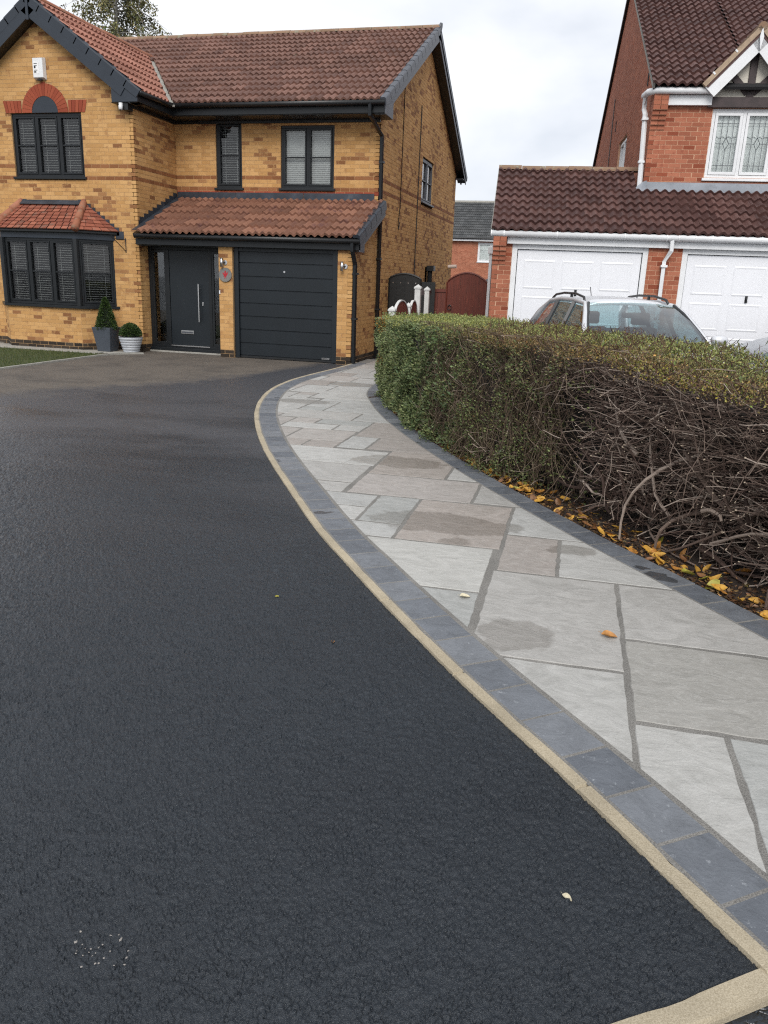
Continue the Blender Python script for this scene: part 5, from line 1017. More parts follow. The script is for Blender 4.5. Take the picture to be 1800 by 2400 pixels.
# plants in pots
LEAF = {}
def leaf_mat(name, stops):
    m, t, b = new_mat(name); c = ramp(t, N(t, 'ShaderNodeNewGeometry').outputs['Random Per Island'], stops); at = N(t, 'ShaderNodeAttribute'); at.attribute_name = 'tint'
    c = mixc(t, 1.0, c, at.outputs['Color'], 'MULTIPLY'); lk(t, c, b.inputs['Base Color']); b.inputs['Roughness'].default_value = .5; b.inputs['Specular IOR Level'].default_value = .35
    return m
BOXL = leaf_mat('box_leaf', [(0, (.012, .028, .008)), (.6, (.030, .060, .014)), (1, (.085, .13, .03))])
HEDL = leaf_mat('hedge_leaf', [(0, (.075, .095, .032)), (.5, (.14, .16, .055)), (1, (.23, .235, .085))])
BIRL = leaf_mat('birch_leaf', [(0, (.08, .085, .035)), (.6, (.15, .145, .06)), (1, (.27, .23, .09))])
def leaves(P, D, ln, wd, mat, name, parent, tint=None, fold=.25):      # P points, D directions, rhombus leaves folded along the midrib
    n = len(P); P = np.asarray(P); D = D/np.linalg.norm(D, axis=1)[:, None]; r = rng.normal(size=(n, 3)); sd = np.cross(D, r); sd /= np.linalg.norm(sd, axis=1)[:, None]; nn = np.cross(sd, D)
    ln = ln*rng.uniform(.7, 1.3, (n, 1)); wd = wd*rng.uniform(.7, 1.3, (n, 1))
    V = np.stack([P, P+D*ln*.45+sd*wd*.5+nn*wd*fold, P+D*ln, P+D*ln*.45-sd*wd*.5+nn*wd*fold], 1)
    F = (np.arange(n)[:, None, None]*4+np.array([[0, 1, 2], [0, 2, 3]])[None]).reshape(-1, 3)
    c = np.ones((n, 4, 4)); 
    if tint is not None: c[:, :, :3] = tint[:, None, :]
    o = put(name, np_mesh(name, V.reshape(-1, 3), F, mat, col=c.reshape(-1, 4)), parent); o['kind'] = 'stuff'; return o
def topiary(name, loc, kind, label):
    e = empty(name, loc, 0, label, 'potted plant')
    if kind == 'cone':
        P = MB(); b0, b1, hh_ = .155, .225, .52; vs = [(s*b0, t_*b0, 0) for s, t_ in ((-1,-1),(1,-1),(1,1),(-1,1))]+[(s*b1, t_*b1, hh_) for s, t_ in ((-1,-1),(1,-1),(1,1),(-1,1))]+[(s*(b1-.03), t_*(b1-.03), hh_) for s, t_ in ((-1,-1),(1,-1),(1,1),(-1,1))]+[(s*(b1-.04), t_*(b1-.04), hh_-.05) for s, t_ in ((-1,-1),(1,-1),(1,1),(-1,1))]
        P.add(vs, [(0,3,2,1)]+[(r*4+j, r*4+(j+1) % 4, r*4+4+(j+1) % 4, r*4+4+j) for r in range(3) for j in range(4)]+[(12,13,14,15)]); P.build('pot', plain('slate_pot', (.052, .062, .078), .55, .1), e, bevel=.006)
        n = 5200; z = rng.uniform(0, 1, n)**1.3; r = (1-z)**.8*.215*rng.uniform(.75, 1.08, n)+.012; a = rng.uniform(0, 6.283, n); pts = np.stack([r*np.cos(a), r*np.sin(a), hh_-.04+z*.66], 1); D = np.stack([np.cos(a), np.sin(a), rng.uniform(.1, .9, n)], 1)+rng.normal(0, .5, (n, 3))
        MB().lathe([(.17, hh_-.04), (.16, hh_+.1), (.09, hh_+.35), (.02, hh_+.56)], n=12).build('dark_core', DARKIN, e)  # solid near-black core under the leaves
    else:
        prof = [(.155, 0)]
        for i in range(6): r0 = .155+.095*(i/6); prof += [(r0+.012, .004+i*.054), (r0+.022, .03+i*.054), (r0+.012, .050+i*.054)]
        prof += [(.262, .335), (.225, .335), (.22, .29)]; MB().lathe(prof, n=32).build('pot', plain('white_pot', (.42, .44, .47), .5, .06), e, smooth=False)
        n = 4200; v = rng.normal(size=(n, 3)); v /= np.linalg.norm(v, axis=1)[:, None]; v[:, 2] = np.abs(v[:, 2])*1.0-.25; R_ = .215*rng.uniform(.8, 1.06, n)[:, None]; pts = v*R_*np.array([1, 1, 1.15])+np.array([0, 0, .42]); D = v+rng.normal(0, .5, (n, 3)); D[:, 2] += .3
        MB().lathe([(.14, .30), (.17, .40), (.15, .52), (.06, .60)], n=12).build('dark_core', DARKIN, e)  # solid near-black core inside the ball of leaves
    leaves(pts, D, .035, .018, BOXL, 'foliage', e)
topiary('cone_topiary', (-5.50, -.42, .018), 'cone', 'cone shaped box plant in a tall square slate grey pot'); topiary('ball_topiary', (-4.95, -.36, .018), 'ball', 'clipped round box plant in a ribbed white pot')
# ================================================================== hedge
hedge = empty('hedge', (3.2, -7.4, 0), 0, 'clipped hedge, leafy at the far end and bare cut twigs towards the camera', 'hedge')
hl = hs[hs[:, 1] < -4.0]; HL = np.concatenate([[0], np.cumsum(np.hypot(*np.diff(hl, axis=0).T))]); htan = np.gradient(hl, axis=0); htan /= np.hypot(*htan.T)[:, None]; hnor = np.stack([-htan[:, 1], htan[:, 0]], 1)*SG2
SMAX = HL[-1]
def hp(s, d, z):                                             # along, depth behind the border line, height -> world minus hedge origin
    s = np.asarray(s, float); x = np.interp(s, HL, hl[:, 0])+np.interp(s, HL, hnor[:, 0])*d; y = np.interp(s, HL, hl[:, 1])+np.interp(s, HL, hnor[:, 1])*d
    return np.stack([x-3.2, y+7.4, np.asarray(z, float)+0*x], -1)
def hdir(s, t, n, z):
    tx = np.interp(s, HL, htan[:, 0]); ty = np.interp(s, HL, htan[:, 1]); nx = np.interp(s, HL, hnor[:, 0]); ny = np.interp(s, HL, hnor[:, 1]); return np.stack([tx*t+nx*n, ty*t+ny*n, z+0*tx], -1)
sm = lambda a, b, x: np.clip((x-a)/(b-a), 0, 1)**2*(3-2*np.clip((x-a)/(b-a), 0, 1))
bare = lambda s: sm(5.2, 7.2, s)
face = lambda s, z: .215+bare(s)*.34*np.clip(1-z/1.15, 0, 1)+.03*np.sin(s*3.1+z*4)+.02*np.sin(s*7.7-z*3)      # depth of the front face
ztop = lambda s: 1.205+.09*sm(0, 4, s)+.035*sm(5, 8, s)-.11*sm(7.6, 9.8, s)-.065*sm(6.6, 8.4, s)-.02+.012*np.sin(s*5.3)
thick = lambda s: 1.30-.05*sm(0, 4, s)
# solid heart against seeing through, the inner shade painted near black
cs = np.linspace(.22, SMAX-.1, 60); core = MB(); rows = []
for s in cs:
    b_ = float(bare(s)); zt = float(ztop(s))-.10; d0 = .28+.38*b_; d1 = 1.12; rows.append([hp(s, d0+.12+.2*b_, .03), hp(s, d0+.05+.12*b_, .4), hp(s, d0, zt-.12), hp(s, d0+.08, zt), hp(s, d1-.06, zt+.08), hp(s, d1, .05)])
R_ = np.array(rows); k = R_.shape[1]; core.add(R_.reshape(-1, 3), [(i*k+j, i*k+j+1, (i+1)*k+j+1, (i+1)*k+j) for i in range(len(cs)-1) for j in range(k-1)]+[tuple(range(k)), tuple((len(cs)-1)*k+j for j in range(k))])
core.build('dark_core', plain('hedge_core_shade', (.014, .011, .009), .95, .5, 30, bmp=1, bscale=40), hedge)
TW = piece('twig_bark', [(0, (.030, .018, .014)), (.4, (.090, .058, .046)), (.75, (.20, .148, .120)), (1, (.43, .355, .30))], rough=.8, bmp=.2); CUT = plain('cut_wood', (.48, .39, .29), .8, .2, 50); REDT = piece('red_twig', [(0, (.045, .020, .014)), (1, (.13, .07, .05))], rough=.8, bmp=0)
TWB = piece('brown_twig', [(0, (.045, .030, .020)), (.6, (.11, .078, .052)), (1, (.22, .17, .12))], rough=.85, bmp=0)
def twigs(n, s0, s1, mode, name, rlo, rhi, mats, seed):
    r = np.random.default_rng(seed); mb = MB()
    for i in range(n):
        s = r.uniform(s0, s1); zt = float(ztop(s)); 
        if mode == 'out':
            z = r.uniform(.04, 1)**.85*(zt-.05); f = float(face(s, z)); dep = f+r.uniform(.02, .42); L = r.uniform(.12, .45); v = np.array([r.normal(-.55, .62), -r.uniform(.15, .9), r.normal(.06, .30)]); wob = .22; stop = f-.05+abs(r.normal(0, .03))
        elif mode == 'hang':
            z = r.uniform(.1, 1)*(zt-.02); f = float(face(s, z)); dep = f+r.uniform(-.01, .22); L = r.uniform(.15, .5); v = np.array([r.normal(0, .35), r.normal(-.15, .25), r.choice((-1, 1))*r.uniform(.5, 1)]); wob = .3; stop = f-.05
        else:
            f = float(face(s, zt)); dep = f+r.uniform(0, 1.0); z = zt-.04+.09*(dep-f)+r.normal(0, .02); L = r.uniform(.05, .16); v = np.array([r.normal(0, .6), r.normal(0, .6), r.uniform(.1, .8)]); wob = .3; stop = f-.05
        if 6.42 < s < 6.92 and z < 1.02 and r.random() < .85: continue
        v /= np.linalg.norm(v); k = 4; cur = np.array([s, dep, z]); pts = [cur.copy()]
        for _ in range(k-1):
            v = v+r.normal(0, wob, 3)*np.array([1, .7, .8]); v /= np.linalg.norm(v); cur = cur+v*L/(k-1); cur[2] = max(.015, min(cur[2], zt+.04+(.1 if mode == 'top' else 0)))
            if cur[1] < stop: pts.append(np.array([cur[0], stop, cur[2]])); break
            pts.append(cur.copy())
        if len(pts) < 2: continue
        rad = r.uniform(rlo, rhi)*(1.6 if r.random() < .10 else 1)*(1.25-.5*pts[0][2] if mode == 'out' else 1); W_ = [hp(p[0], p[1], p[2]) for p in pts]; mb.tube(W_, [rad*(1-.35*j/(len(W_)-1)) for j in range(len(W_))], 4)
        if mode == 'out' and r.random() < .28:
            a_, b2 = Vector(W_[-2]), Vector(W_[-1]); q_ = (b2-a_).normalized(); mb.tube([b2-q_*.004, b2+q_*r.uniform(.003, .009)], rad*.78, 4, 1)
    o = mb.build(name, mats, hedge); o['kind'] = 'stuff'; return o
twigs(4200, 6.5, SMAX-.05, 'out', 'cut_twigs', .0021, .0050, [TW, CUT], 1)
twigs(500, 6.6, SMAX-.05, 'hang', 'dead_twigs', .0018, .004, [TW, CUT], 2)
twigs(3400, 3.4, 6.75, 'hang', 'dead_twigs', .0014, .0030, [TWB, TW], 3)
twigs(1000, 3.4, 6.9, 'out', 'dead_twigs', .0018, .004, [TW, CUT], 5)
twigs(3600, 4.2, SMAX-.05, 'top', 'top_twigs', .0014, .0028, [REDT, TW], 4)
r = np.random.default_rng(11)
for i in range(60):                                          # thick branches low in the bare part, each one to be picked out
    s = r.uniform(6.8, SMAX-.2); z = abs(r.normal(.16, .24))+.05; f = float(face(s, z)); dep = f+r.uniform(.0, .22); L = r.uniform(.45, 1.0); v = np.array([r.choice((-1, 1), p=(.6, .4))*r.uniform(.5, 1), r.normal(-.12, .3), r.normal(.25, .35)]); cur = np.array([s, dep, z]); pts = [cur.copy()]; bend = r.normal(0, .12, 3)
    for _ in range(7):
        v = v+bend+r.normal(0, .10, 3); v /= np.linalg.norm(v); cur = cur+v*L/7; cur[1] = max(cur[1], f-.04); cur[2] = min(max(cur[2], .02), 1.0); pts.append(cur.copy())
    rad = r.uniform(.008, .019); MB().tube([hp(*p) for p in pts], [rad*(1-.4*j/7) for j in range(8)], 7, 0, True, 1).build('branch', [TW, CUT], hedge, smooth=False)
for i in range(26):                                          # stems
    s = .4+i*.40; dep = (.75 if s < 6.6 else .86)+r.normal(0, .06); MB().tube([hp(s, dep, -.02), hp(s+r.normal(0, .05), dep-.05, .4), hp(s+r.normal(0, .1), dep-.1, 1.0)], [.028, .022, .012], 7).build('stem', TW, hedge)
# leaves: the face
def tint(n, base, var): return np.clip(np.array(base)[None]*(1+rng.normal(0, var, (n, 1)))+rng.normal(0, var*.25, (n, 3)), .02, 3)
def face_leaves(n, s0, s1, prob, tbase, ln, wd, name, depth=(-.03, .16), zr=(.03, 1.0), gap=None):
    s = rng.uniform(s0, s1, n); z = rng.uniform(zr[0], zr[1], n)*ztop(s); keep = rng.random(n) < prob(s, z)
    keep &= ~((s > 6.42) & (s < 6.92) & (z < 1.0) & (rng.random(n) < .85))
    if gap is not None: keep &= gap(s, z)
    s, z = s[keep], z[keep]; n = len(s); d = face(s, z)+rng.uniform(depth[0], depth[1], n); lump = .045*np.sin(s*9+z*5+np.sin(z*7))+.045*np.sin(z*11-s*5+1.3*np.sin(s*6)); kp = rng.random(n) < 1-.75*sm(.02, .07, lump); s, z, d, lump = s[kp], z[kp], d[kp], lump[kp]; n = len(s)
    P = hp(s, d+lump, z); D = hdir(s, rng.normal(0, .6, n), -rng.uniform(.2, 1, n), rng.uniform(-.3, .9, n)); leaves(P, D, ln, wd, HEDL, name, hedge, tint(n, tbase, .22))
hole = lambda s, z: ~(((s-3.0)/.22)**2+((z-.52)/.14)**2 < 1)
face_leaves(44000, 0, 4.4, lambda s, z: 1-.9*sm(2.7, 4.2, s), (1.05, 1.14, 1.35), .034, .018, 'foliage', gap=hole)
face_leaves(7000, 2.4, 4.8, lambda s, z: .8-.5*sm(3.8, 4.8, s), (.70, .86, 1.05), .050, .021, 'foliage', gap=hole)
face_leaves(18000, 3.5, 7.0, lambda s, z: .88-.55*sm(5.4, 6.9, s)+.2*(z < .3), (.82, .89, .95), .027, .0135, 'foliage')
face_leaves(8000, 4.5, SMAX, lambda s, z: sm(.84, .98, z/1.30), (1.05, .66, .80), .022, .011, 'top_fringe', depth=(-.04, .10), zr=(.78, 1.0))
face_leaves(2400, .4, .62, lambda s, z: 1.0*(z > .5), (2.6, 1.05, .55), .026, .014, 'dead_foliage')        # a dead brown streak near the end
face_leaves(5000, 3.3, 6.9, lambda s, z: .75, (.85, .62, .70), .022, .010, 'dead_foliage')
# end of the hedge
n = 9000; d = rng.uniform(.2, 1.3, n); z = rng.uniform(.02, 1, n)*1.27; P = hp(np.zeros(n), d, z); P += hdir(np.zeros(n), -rng.uniform(-.15, .04, n), 0*d, 0*d); D = hdir(np.zeros(n), -rng.uniform(.2, 1, n), rng.normal(0, .6, n), rng.uniform(-.3, .9, n)); leaves(P, D, .030, .016, HEDL, 'foliage', hedge, tint(n, (.85, 1.0, .85), .22))
# the top: green, browner along the cut front edge
n = 78000; s = rng.uniform(0, SMAX, n); q = rng.uniform(0, 1, n); d = face(s, ztop(s))-.03+q*(thick(s)-.2); z = ztop(s)-.002+.078*np.clip(q, 0, 1)**.8+rng.normal(-.02, .018, n)+.012*np.sin(s*17)*np.sin(d*23)-.3*np.clip(.08-q, 0, 1)
br = np.clip(sm(3.6, 5.6, s)*(1-sm(.12, .52, q+rng.normal(0, .12, n))), 0, 1)[:, None]; yl = (rng.random((n, 1)) < .15)*1.0
T = tint(n, (1.42, 1.40, 1.35), .2)*(1-br)+tint(n, (1.25, .80, .95), .25)*br; T *= np.where(yl > 0, np.array([[1.35, 1.2, .8]]), 1.0)
edge = (s > 7.2) & (q < .12); T[edge & (rng.random(n) < .35)] *= np.array([1.1, 1.5, .7])
leaves(hp(s, d, z), np.stack([rng.normal(0, .8, n), rng.normal(0, .8, n), rng.uniform(.1, 1.2, n)], 1), .020, .0105, HEDL, 'top_foliage', hedge, T)
n = 220; s = rng.uniform(0, SMAX, n); d = .25+rng.uniform(0, 1.1, n); leaves(hp(s, d, ztop(s)+.0+.06*(d-.25)+rng.uniform(0, .05, n)), np.stack([rng.normal(0, .5, n), rng.normal(0, .5, n), rng.uniform(.5, 1.5, n)], 1), .045, .018, HEDL, 'top_shoots', hedge, tint(n, (1.0, 1.05, .8), .2))
# ================================================================== leaf litter and pebbles on the soil
n = 5200; s = rng.uniform(.1, SMAX, n); d = .215+np.abs(rng.normal(0, .20, n)); P = hp(s, d, .008+rng.uniform(0, .02, n))+np.array([3.2, -7.4, 0]); D = np.stack([rng.normal(size=n), rng.normal(size=n), rng.normal(0, .25, n)], 1)
LIT = leaf_mat('litter', [(0, (.03, .016, .009)), (.6, (.10, .052, .024)), (1, (.26, .15, .06))]); leaves(P, D, .035, .018, LIT, 'leaf_litter', None, tint(n, (1, 1, 1), .3)); lo = bpy.data.objects['leaf_litter']; tag(lo, 'brown crumbled leaf litter and twigs on the soil', 'leaf litter', kind='stuff')
n = 900; s = rng.uniform(0, 8, n)**.9; d = .21+np.abs(rng.normal(0, .06, n)); c3 = hp(s, d, .008)+np.array([3.2, -7.4, 0]); ico = np.array([(0,0,1),(.9,0,0),(0,.9,0),(-.9,0,0),(0,-.9,0),(0,0,-1)]); fi = np.array([(0,1,2),(0,2,3),(0,3,4),(0,4,1),(5,2,1),(5,3,2),(5,4,3),(5,1,4)]); sz = rng.uniform(.004, .013, (n, 1, 1))
V = c3[:, None]+ico[None]*sz*rng.uniform(.6, 1.3, (n, 1, 3))*np.array([1, 1, .6]); o = put('pebbles', np_mesh('pebbles', V.reshape(-1, 3), (np.arange(n)[:, None, None]*6+fi).reshape(-1, 3), PEBBLE)); tag(o, 'small pale pebbles along the border under the hedge', 'pebbles', kind='stuff')
def fallen_mat(name, c):
    m, t, b = new_mat(name); n1 = noise(t, 40, 4); lk(t, ramp(t, n1, [(.3, tuple(x*.65 for x in c)), (.7, tuple(min(1, x*1.2) for x in c))]), b.inputs['Base Color']); b.inputs['Roughness'].default_value = .55; return m
FM = [fallen_mat('yellow_leaf', (.54, .30, .05)), fallen_mat('orange_leaf', (.42, .19, .04)), fallen_mat('brown_leaf', (.20, .092, .035)), fallen_mat('lime_leaf', (.40, .36, .06)), fallen_mat('pale_leaf', (.55, .50, .36))]
def leaf_mesh(mat, cup, curl):
    nx, ny = 6, 4; vs = []; 
    for i in range(nx+1):
        t = i/nx; w = .5*math.sin(math.pi*min(1, t**.85))**.8*(1-.15*t)+.005
        for j in range(ny+1):
            q = (j/ny-.5)*2; x = (t-.5); y = q*w*.62; vs.append((x, y, cup*(q*q)*w+curl*(t-.4)**2+.02*math.sin(9*t)*abs(q)))
    fs = [(i*(ny+1)+j, i*(ny+1)+j+1, (i+1)*(ny+1)+j+1, (i+1)*(ny+1)+j) for i in range(nx) for j in range(ny)]; m = MB(); m.add(vs, fs); m.tube([(-.5, 0, curl*.81), (-.68, .02, curl*.9+.03)], .012, 4); return m.mesh('fallen_leaf', mat, True)
LM_ = [[leaf_mesh(m, c, k) for c, k in ((.25, .3), (.5, .15), (-.2, -.3), (.1, .6))] for m in FM]
r = np.random.default_rng(5)
for i in range(200):
    s = r.choice((r.uniform(.3, SMAX-.3), r.uniform(4.5, SMAX-.3), r.uniform(5.5, SMAX-.4))); d = .225+abs(r.normal(0, .17 if s > 4 else .06)); p = hp(s, d, .0)+np.array([3.2, -7.4, 0]); sz = r.uniform(.06, .108)*(1 if s > 4 else .75); ci = r.choice(4, p=(.46, .27, .22, .05))
    o = put('fallen_leaf', LM_[ci][r.integers(4)], None, (p[0], p[1], .022+r.uniform(0, .02)), (r.normal(0, .45), r.normal(0, .45), r.uniform(0, 6.28))); o.scale = (sz, sz, sz); cn2 = ('yellow', 'orange', 'brown', 'lime green')[ci]; tag(o, cn2+' fallen leaf lying on the dark soil along the hedge', 'leaf', cn2+' fallen leaves under the hedge')
for (x, y, z, sz, ci, rz, lb) in ((4.341, -11.97, .036, .065, 4, .4, 'small pale folded leaf on a joint of the paving'), (5.128, -12.25, .040, .085, 1, .1, 'orange leaf lying on the slab joint near the camera'), (3.33, -12.275, .016, .03, 3, 1, 'tiny pale leaf on the tarmac, farther from the kerb'), (3.804, -12.721, .016, .03, 1, 2, 'tiny orange leaf fragment on the tarmac beside the edging'), (4.987, -14.117, .016, .034, 4, -.5, 'whitish curled leaf on the black tarmac by the front kerb')):
    o = put('fallen_leaf', LM_[ci][1], None, (x, y, z), (.1, .15, rz)); o.scale = (sz, sz, sz); tag(o, lb, 'leaf')
n = 26; P = np.stack([3.79+rng.normal(0, .05, n), -14.67+rng.normal(0, .035, n), np.full(n, .018)], 1); sz = rng.uniform(.003, .006, (n, 1, 1)); V = P[:, None]+ico[None]*sz*rng.uniform(.5, 1.3, (n, 1, 3))*np.array([1, 1, .5])
o = put('paint_flecks', np_mesh('paint_flecks', V.reshape(-1, 3), (np.arange(n)[:, None, None]*6+fi).reshape(-1, 3), plain('pale_grit', (.26, .24, .22), .8, .1))); tag(o, 'scatter of pale grit flecks on the tarmac', 'grit', kind='stuff')
# ================================================================== cars
PAINT = plain('silver_paint', (.64, .65, .67), .30, .03, 2, metallic=.35); PAINT2 = plain('grey_silver_paint', (.34, .355, .38), .30, .03, 2, metallic=.35); TRIM = plain('car_trim', (.018, .019, .021), .4, .1); SEAT = plain('seat_cloth', (.03, .032, .036), .9, .2); TYRE = plain('tyre', (.015, .015, .015), .8, .1)
def car(name, paint, label):
    e = empty(name, (0, 0, 0), 0, label, 'car')
    st = [(2.28, .55, .40, .60), (2.22, .72, .28, .72), (2.0, .80, .22, .80), (1.5, .85, .20, .92), (1.02, .87, .20, 1.01), (0, .88, .20, .99), (-1.2, .88, .20, 1.0), (-1.9, .86, .22, 1.0), (-2.2, .80, .25, .98), (-2.30, .74, .35, .90)]
    b = MB(); rows = []
    for x, w, zb, zt in st:
        half = [(0, zt+.045), (.55*w, zt+.035), (.85*w, zt+.0), (.965*w, zt-.06), (w, zt-.2), (w*.99, .45), (w*.96, zb+.06), (w*.80, zb), (0, zb)]; half = [(y, z) if z >= zb else (y, zb) for y, z in half]; rows.append([(x, y, z) for y, z in half]+[(x, -y, z) for y, z in half[-2:0:-1]])
    k = len(rows[0]); b.add([p for r_ in rows for p in r_], [(i*k+j, i*k+(j+1) % k, (i+1)*k+(j+1) % k, (i+1)*k+j) for i in range(len(rows)-1) for j in range(k)]+[tuple(range(k)), tuple((len(rows)-1)*k+j for j in range(k))[::-1]])
    body = b.build('body', paint, e, smooth=True); sub = body.modifiers.new('s', 'SUBSURF'); sub.levels = sub.render_levels = 1
    # roof skin
    rx = [.26, .0, -.5, -1.0, -1.5, -1.78]; rz = [1.475, 1.50, 1.52, 1.515, 1.49, 1.455]; g = MB(); ys = np.linspace(-1, 1, 9); vs = []
    for x, z in zip(rx, rz):
        for q in ys: w = .585+.01*(x < 0); vs.append((x-.05*q*q*(x > .2), q*w, z+.045*(1-q*q)-.03*(abs(q) == 1)))
    for x, z in zip(rx, rz):
        for q in ys: w = .585; vs.append((x-.05*q*q*(x > .2), q*w, z+.025*(1-q*q)-.04))
    n9 = 9; m = len(rx); fs = [(i*n9+j, i*n9+j+1, (i+1)*n9+j+1, (i+1)*n9+j) for i in range(m-1) for j in range(8)]+[(m*n9+i*n9+j, m*n9+(i+1)*n9+j, m*n9+(i+1)*n9+j+1, m*n9+i*n9+j+1) for i in range(m-1) for j in range(8)]+[(j, j+m*n9, j+1+m*n9, j+1) for j in range(8)]+[((m-1)*n9+j, (m-1)*n9+j+1, (m-1)*n9+j+1+m*n9, (m-1)*n9+j+m*n9) for j in range(8)]
    g.add(vs, fs); g.build('roof', paint, e, smooth=True)
    for sg in (1, -1):
        S_ = lambda x, y, z: (x, sg*y, z)
        # cant rail and pillars in body colour
        MB().tube([S_(1.06, .80, 1.0), S_(.80, .745, 1.17), S_(.50, .665, 1.36), S_(.24, .60, 1.465), S_(-.3, .595, 1.50), S_(-1.0, .595, 1.50), S_(-1.6, .59, 1.46), S_(-1.95, .66, 1.28), S_(-2.16, .78, .99)], [.042, .04, .036, .034, .034, .034, .036, .06, .075], 8).build('pillar', paint, e, smooth=True)
        MB().tube([S_(1.09, .76, 1.03), S_(.80, .705, 1.20), S_(.50, .635, 1.38), S_(.28, .575, 1.48)], .020, 6).build('screen_trim', TRIM, e)
        MB().tube([S_(-.12, .845, 1.0), S_(-.22, .625, 1.47)], .036, 4).build('door_pillar', TRIM, e); MB().tube([S_(-1.03, .845, 1.0), S_(-1.10, .62, 1.46)], .036, 4).build('door_pillar', TRIM, e); MB().tube([S_(.95, .835, 1.0), S_(-2.05, .83, 1.0)], .018, 6).build('waist_trim', TRIM, e)
        for a, b2, c, d_ in ((( .93, .815, 1.01), (-.11, .84, 1.01), (-.21, .63, 1.45), (.32, .632, 1.43)), ((-.15, .84, 1.01), (-1.02, .84, 1.01), (-1.09, .625, 1.45), (-.24, .63, 1.46)), ((-1.06, .84, 1.01), (-2.0, .80, 1.01), (-1.66, .63, 1.40), (-1.13, .625, 1.45))):
            P = MB(); P.add([S_(*a), S_(*b2), S_(*c), S_(*d_)], [(0, 1, 2, 3)]); P.build('side_window', GLASSD, e)
        MB().tube([S_(.10, .575, 1.49), S_(.02, .565, 1.545), S_(-.4, .56, 1.585), S_(-1.0, .56, 1.585), S_(-1.45, .565, 1.555), S_(-1.62, .57, 1.50)], .017, 8).build('roof_rail', TRIM, e, smooth=True); MB().tube([S_(-.62, .56, 1.52), S_(-.60, .56, 1.59)], .022, 6).build('rail_foot', TRIM, e)
        MB().tube([S_(.80, .86, 1.03), S_(.83, .95, 1.05)], .028, 6).build('mirror_arm', paint, e); mm = MB(); mm.lathe([(.02, -.06), (.085, -.03), (.10, .02), (.075, .06), (.02, .075)], n=14); o = mm.build('door_mirror', paint, e, smooth=True); o.location = S_(.84, 1.0, 1.07); o.scale = (.75, 1.15, 1.0)
        for x in (1.36, -1.36):
            wh = MB().tube([S_(x, .70, .315), S_(x, .885, .315)], .315, 24).build('wheel', TYRE, e); MB().tube([S_(x, .885, .315), S_(x, .892, .315)], .20, 16).build('rim', STEEL, wh)
        hl_ = MB().tube([S_(2.05, .60, .68), S_(2.16, .60, .66)], [.13, .10], 12).build('headlight', GLASSC, e)
        # front seats
        sm_ = MB(); obox(sm_, S_(-.15, .36, .55), (1, 0, 0), (0, 1, 0), (-.2, 0, .98), -.06, .08, -.23, .23, 0, .62); obox(sm_, S_(-.29, .36, 1.19), (1, 0, 0), (0, 1, 0), (-.1, 0, .99), -.04, .05, -.13, .13, 0, .17); sm_.build('seat', SEAT, e, bevel=.03)
    ws = MB(); q = 8; vs = []
    for i in range(5):
        t = i/4; x0 = 1.10-.82*t; z0 = 1.035+.445*t+.03*math.sin(math.pi*t); w0 = .76-.185*t
        for j in range(q+1): u = (j/q-.5)*2; vs.append((x0+.10*(1-u*u)*(1-.6*t), u*w0, z0+.02*(1-u*u)))
    ws.add(vs, [(i*(q+1)+j, i*(q+1)+j+1, (i+1)*(q+1)+j+1, (i+1)*(q+1)+j) for i in range(4) for j in range(q)]); ws.build('windscreen', GLASSC, e, smooth=True)
    rw_ = MB(); rw_.add([(-2.17, -.72, 1.0), (-2.17, .72, 1.0), (-1.80, .55, 1.43), (-1.80, -.55, 1.43)], [(0, 1, 2, 3)]); rw_.build('rear_window', GLASSC, e)
    MB().box(.75, 1.15, -.72, .72, .85, 1.0).build('dashboard', SEAT, e, bevel=.04); obox(MB(), (-1.15, 0, .55), (1, 0, 0), (0, 1, 0), (-.15, 0, .99), -.05, .08, -.62, .62, 0, .55).build('seat', SEAT, e, bevel=.03)
    MB().box(.30, .34, -.12, .12, 1.30, 1.37).build('rear_view_mirror', TRIM, e, bevel=.01); MB().tube([(1.16, -.30, 1.06), (1.12, .32, 1.07)], .010, 5).build('wiper', TRIM, e); MB().box(2.26, 2.30, -.26, .26, .42, .53).build('number_plate', WHITED, e); MB().box(2.24, 2.285, -.42, .42, .56, .66).build('grille', TRIM, e)
    MB().tube([(-1.5, 0, 1.50), (-1.62, 0, 1.68)], .006, 5).build('aerial', TRIM, e)
    return e
T2 = (6.880, -5.493); hd = -math.pi/2+NY+.20; ch, shh = math.cos(hd), math.sin(hd)
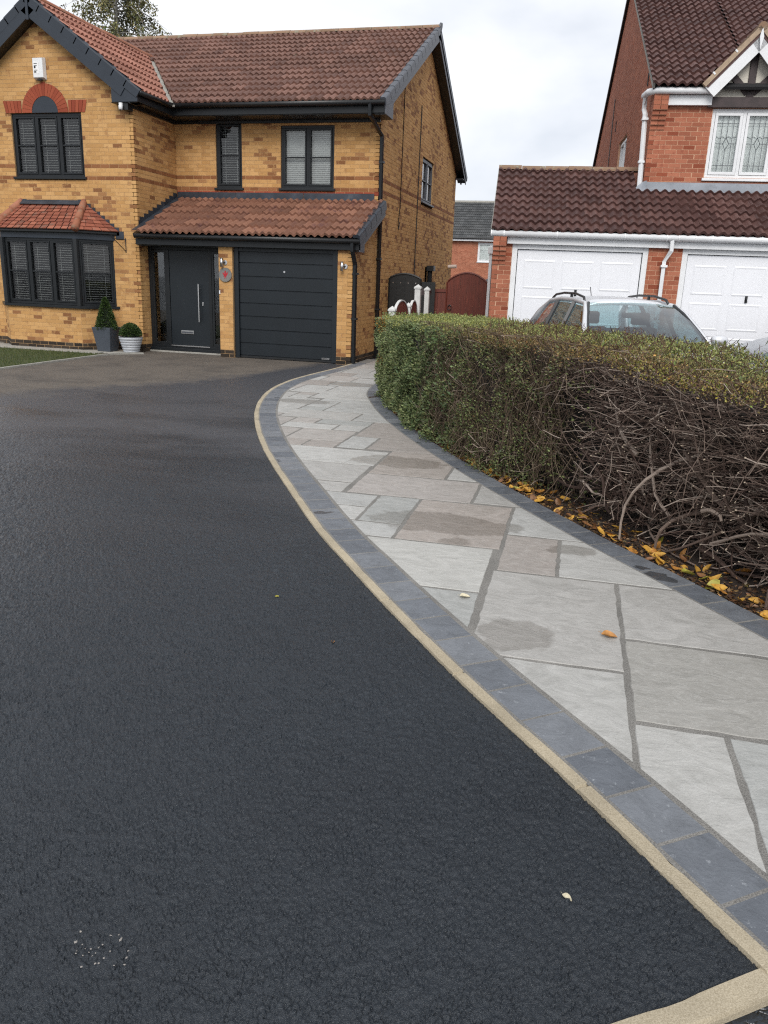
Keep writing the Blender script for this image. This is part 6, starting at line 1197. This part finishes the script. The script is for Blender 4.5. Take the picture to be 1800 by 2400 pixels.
c1 = car('silver_estate_car', PAINT, 'silver estate car with roof rails parked in front of the white garage'); c1.rotation_euler = (0, 0, hd); c1.location = (5.33-.26*ch, -4.82-.26*shh, 0.075)
c2 = car('grey_silver_car', PAINT2, 'grey silver car at the right edge, only its wing showing over the hedge'); hd2 = -2.85; c2.rotation_euler = (0, 0, hd2); c2.location = (9.55, -1.75, 0.0); c2.scale = (1.12, 1.05, 1.17)
# ================================================================== birch behind the house
bt0 = empty('birch_tree', (-17.7, 20, 0), 0, 'thin leaved birch tree rising behind the red tiled roof', 'tree')
BARK = piece('birch_bark', [(0, (.25, .24, .22)), (1, (.36, .35, .32))], patch=(.05, .045, .04), pscale=5)
r = np.random.default_rng(3); tr = [(0, 0, 0), (.1, .1, 4), (-.05, .1, 8), (.15, 0, 11.5), (.1, .1, 14.5), (.3, .1, 17)]; MB().tube(tr, [.24, .2, .16, .11, .07, .02], 9).build('trunk', BARK, bt0, smooth=True)
LP, LD = [], []; 
for i in range(150):
    z0 = r.uniform(6.5, 16.3); t = (z0-6.5)/10; a = r.uniform(0, 6.28); L = (3.5-1.9*t)*r.uniform(.55, 1.1); el = r.uniform(.35, .9); p = np.array([np.interp(z0, [q[2] for q in tr], [q[0] for q in tr]), np.interp(z0, [q[2] for q in tr], [q[1] for q in tr]), z0]); v = np.array([math.cos(a)*math.cos(el), math.sin(a)*math.cos(el), math.sin(el)]); pts = [p.copy()]
    for k_ in range(8):
        v = v+np.array([0, 0, -.16])+r.normal(0, .10, 3); v /= np.linalg.norm(v); p = p+v*L/8; pts.append(p.copy())
        if k_ > 1:
            for h_ in range(r.integers(2, 5)):               # drooping twig hung with leaves
                q = p+r.normal(0, .10, 3); l2 = r.uniform(.2, .65)
                for c_ in range(int(7*l2/.4)+3): f_ = r.random(); LP.append(q+np.array([r.normal(0, .09), r.normal(0, .09), -l2*f_])); LD.append((r.normal(0, .6), r.normal(0, .6), -r.uniform(.2, 1)))
    MB().tube(pts, [.035*(1-k_/9) for k_ in range(9)], 5).build('branch', BARK, bt0)
leaves(np.array(LP), np.array(LD), .105, .075, BIRL, 'crown', bt0, tint(len(LP), (1, 1, .95), .3))
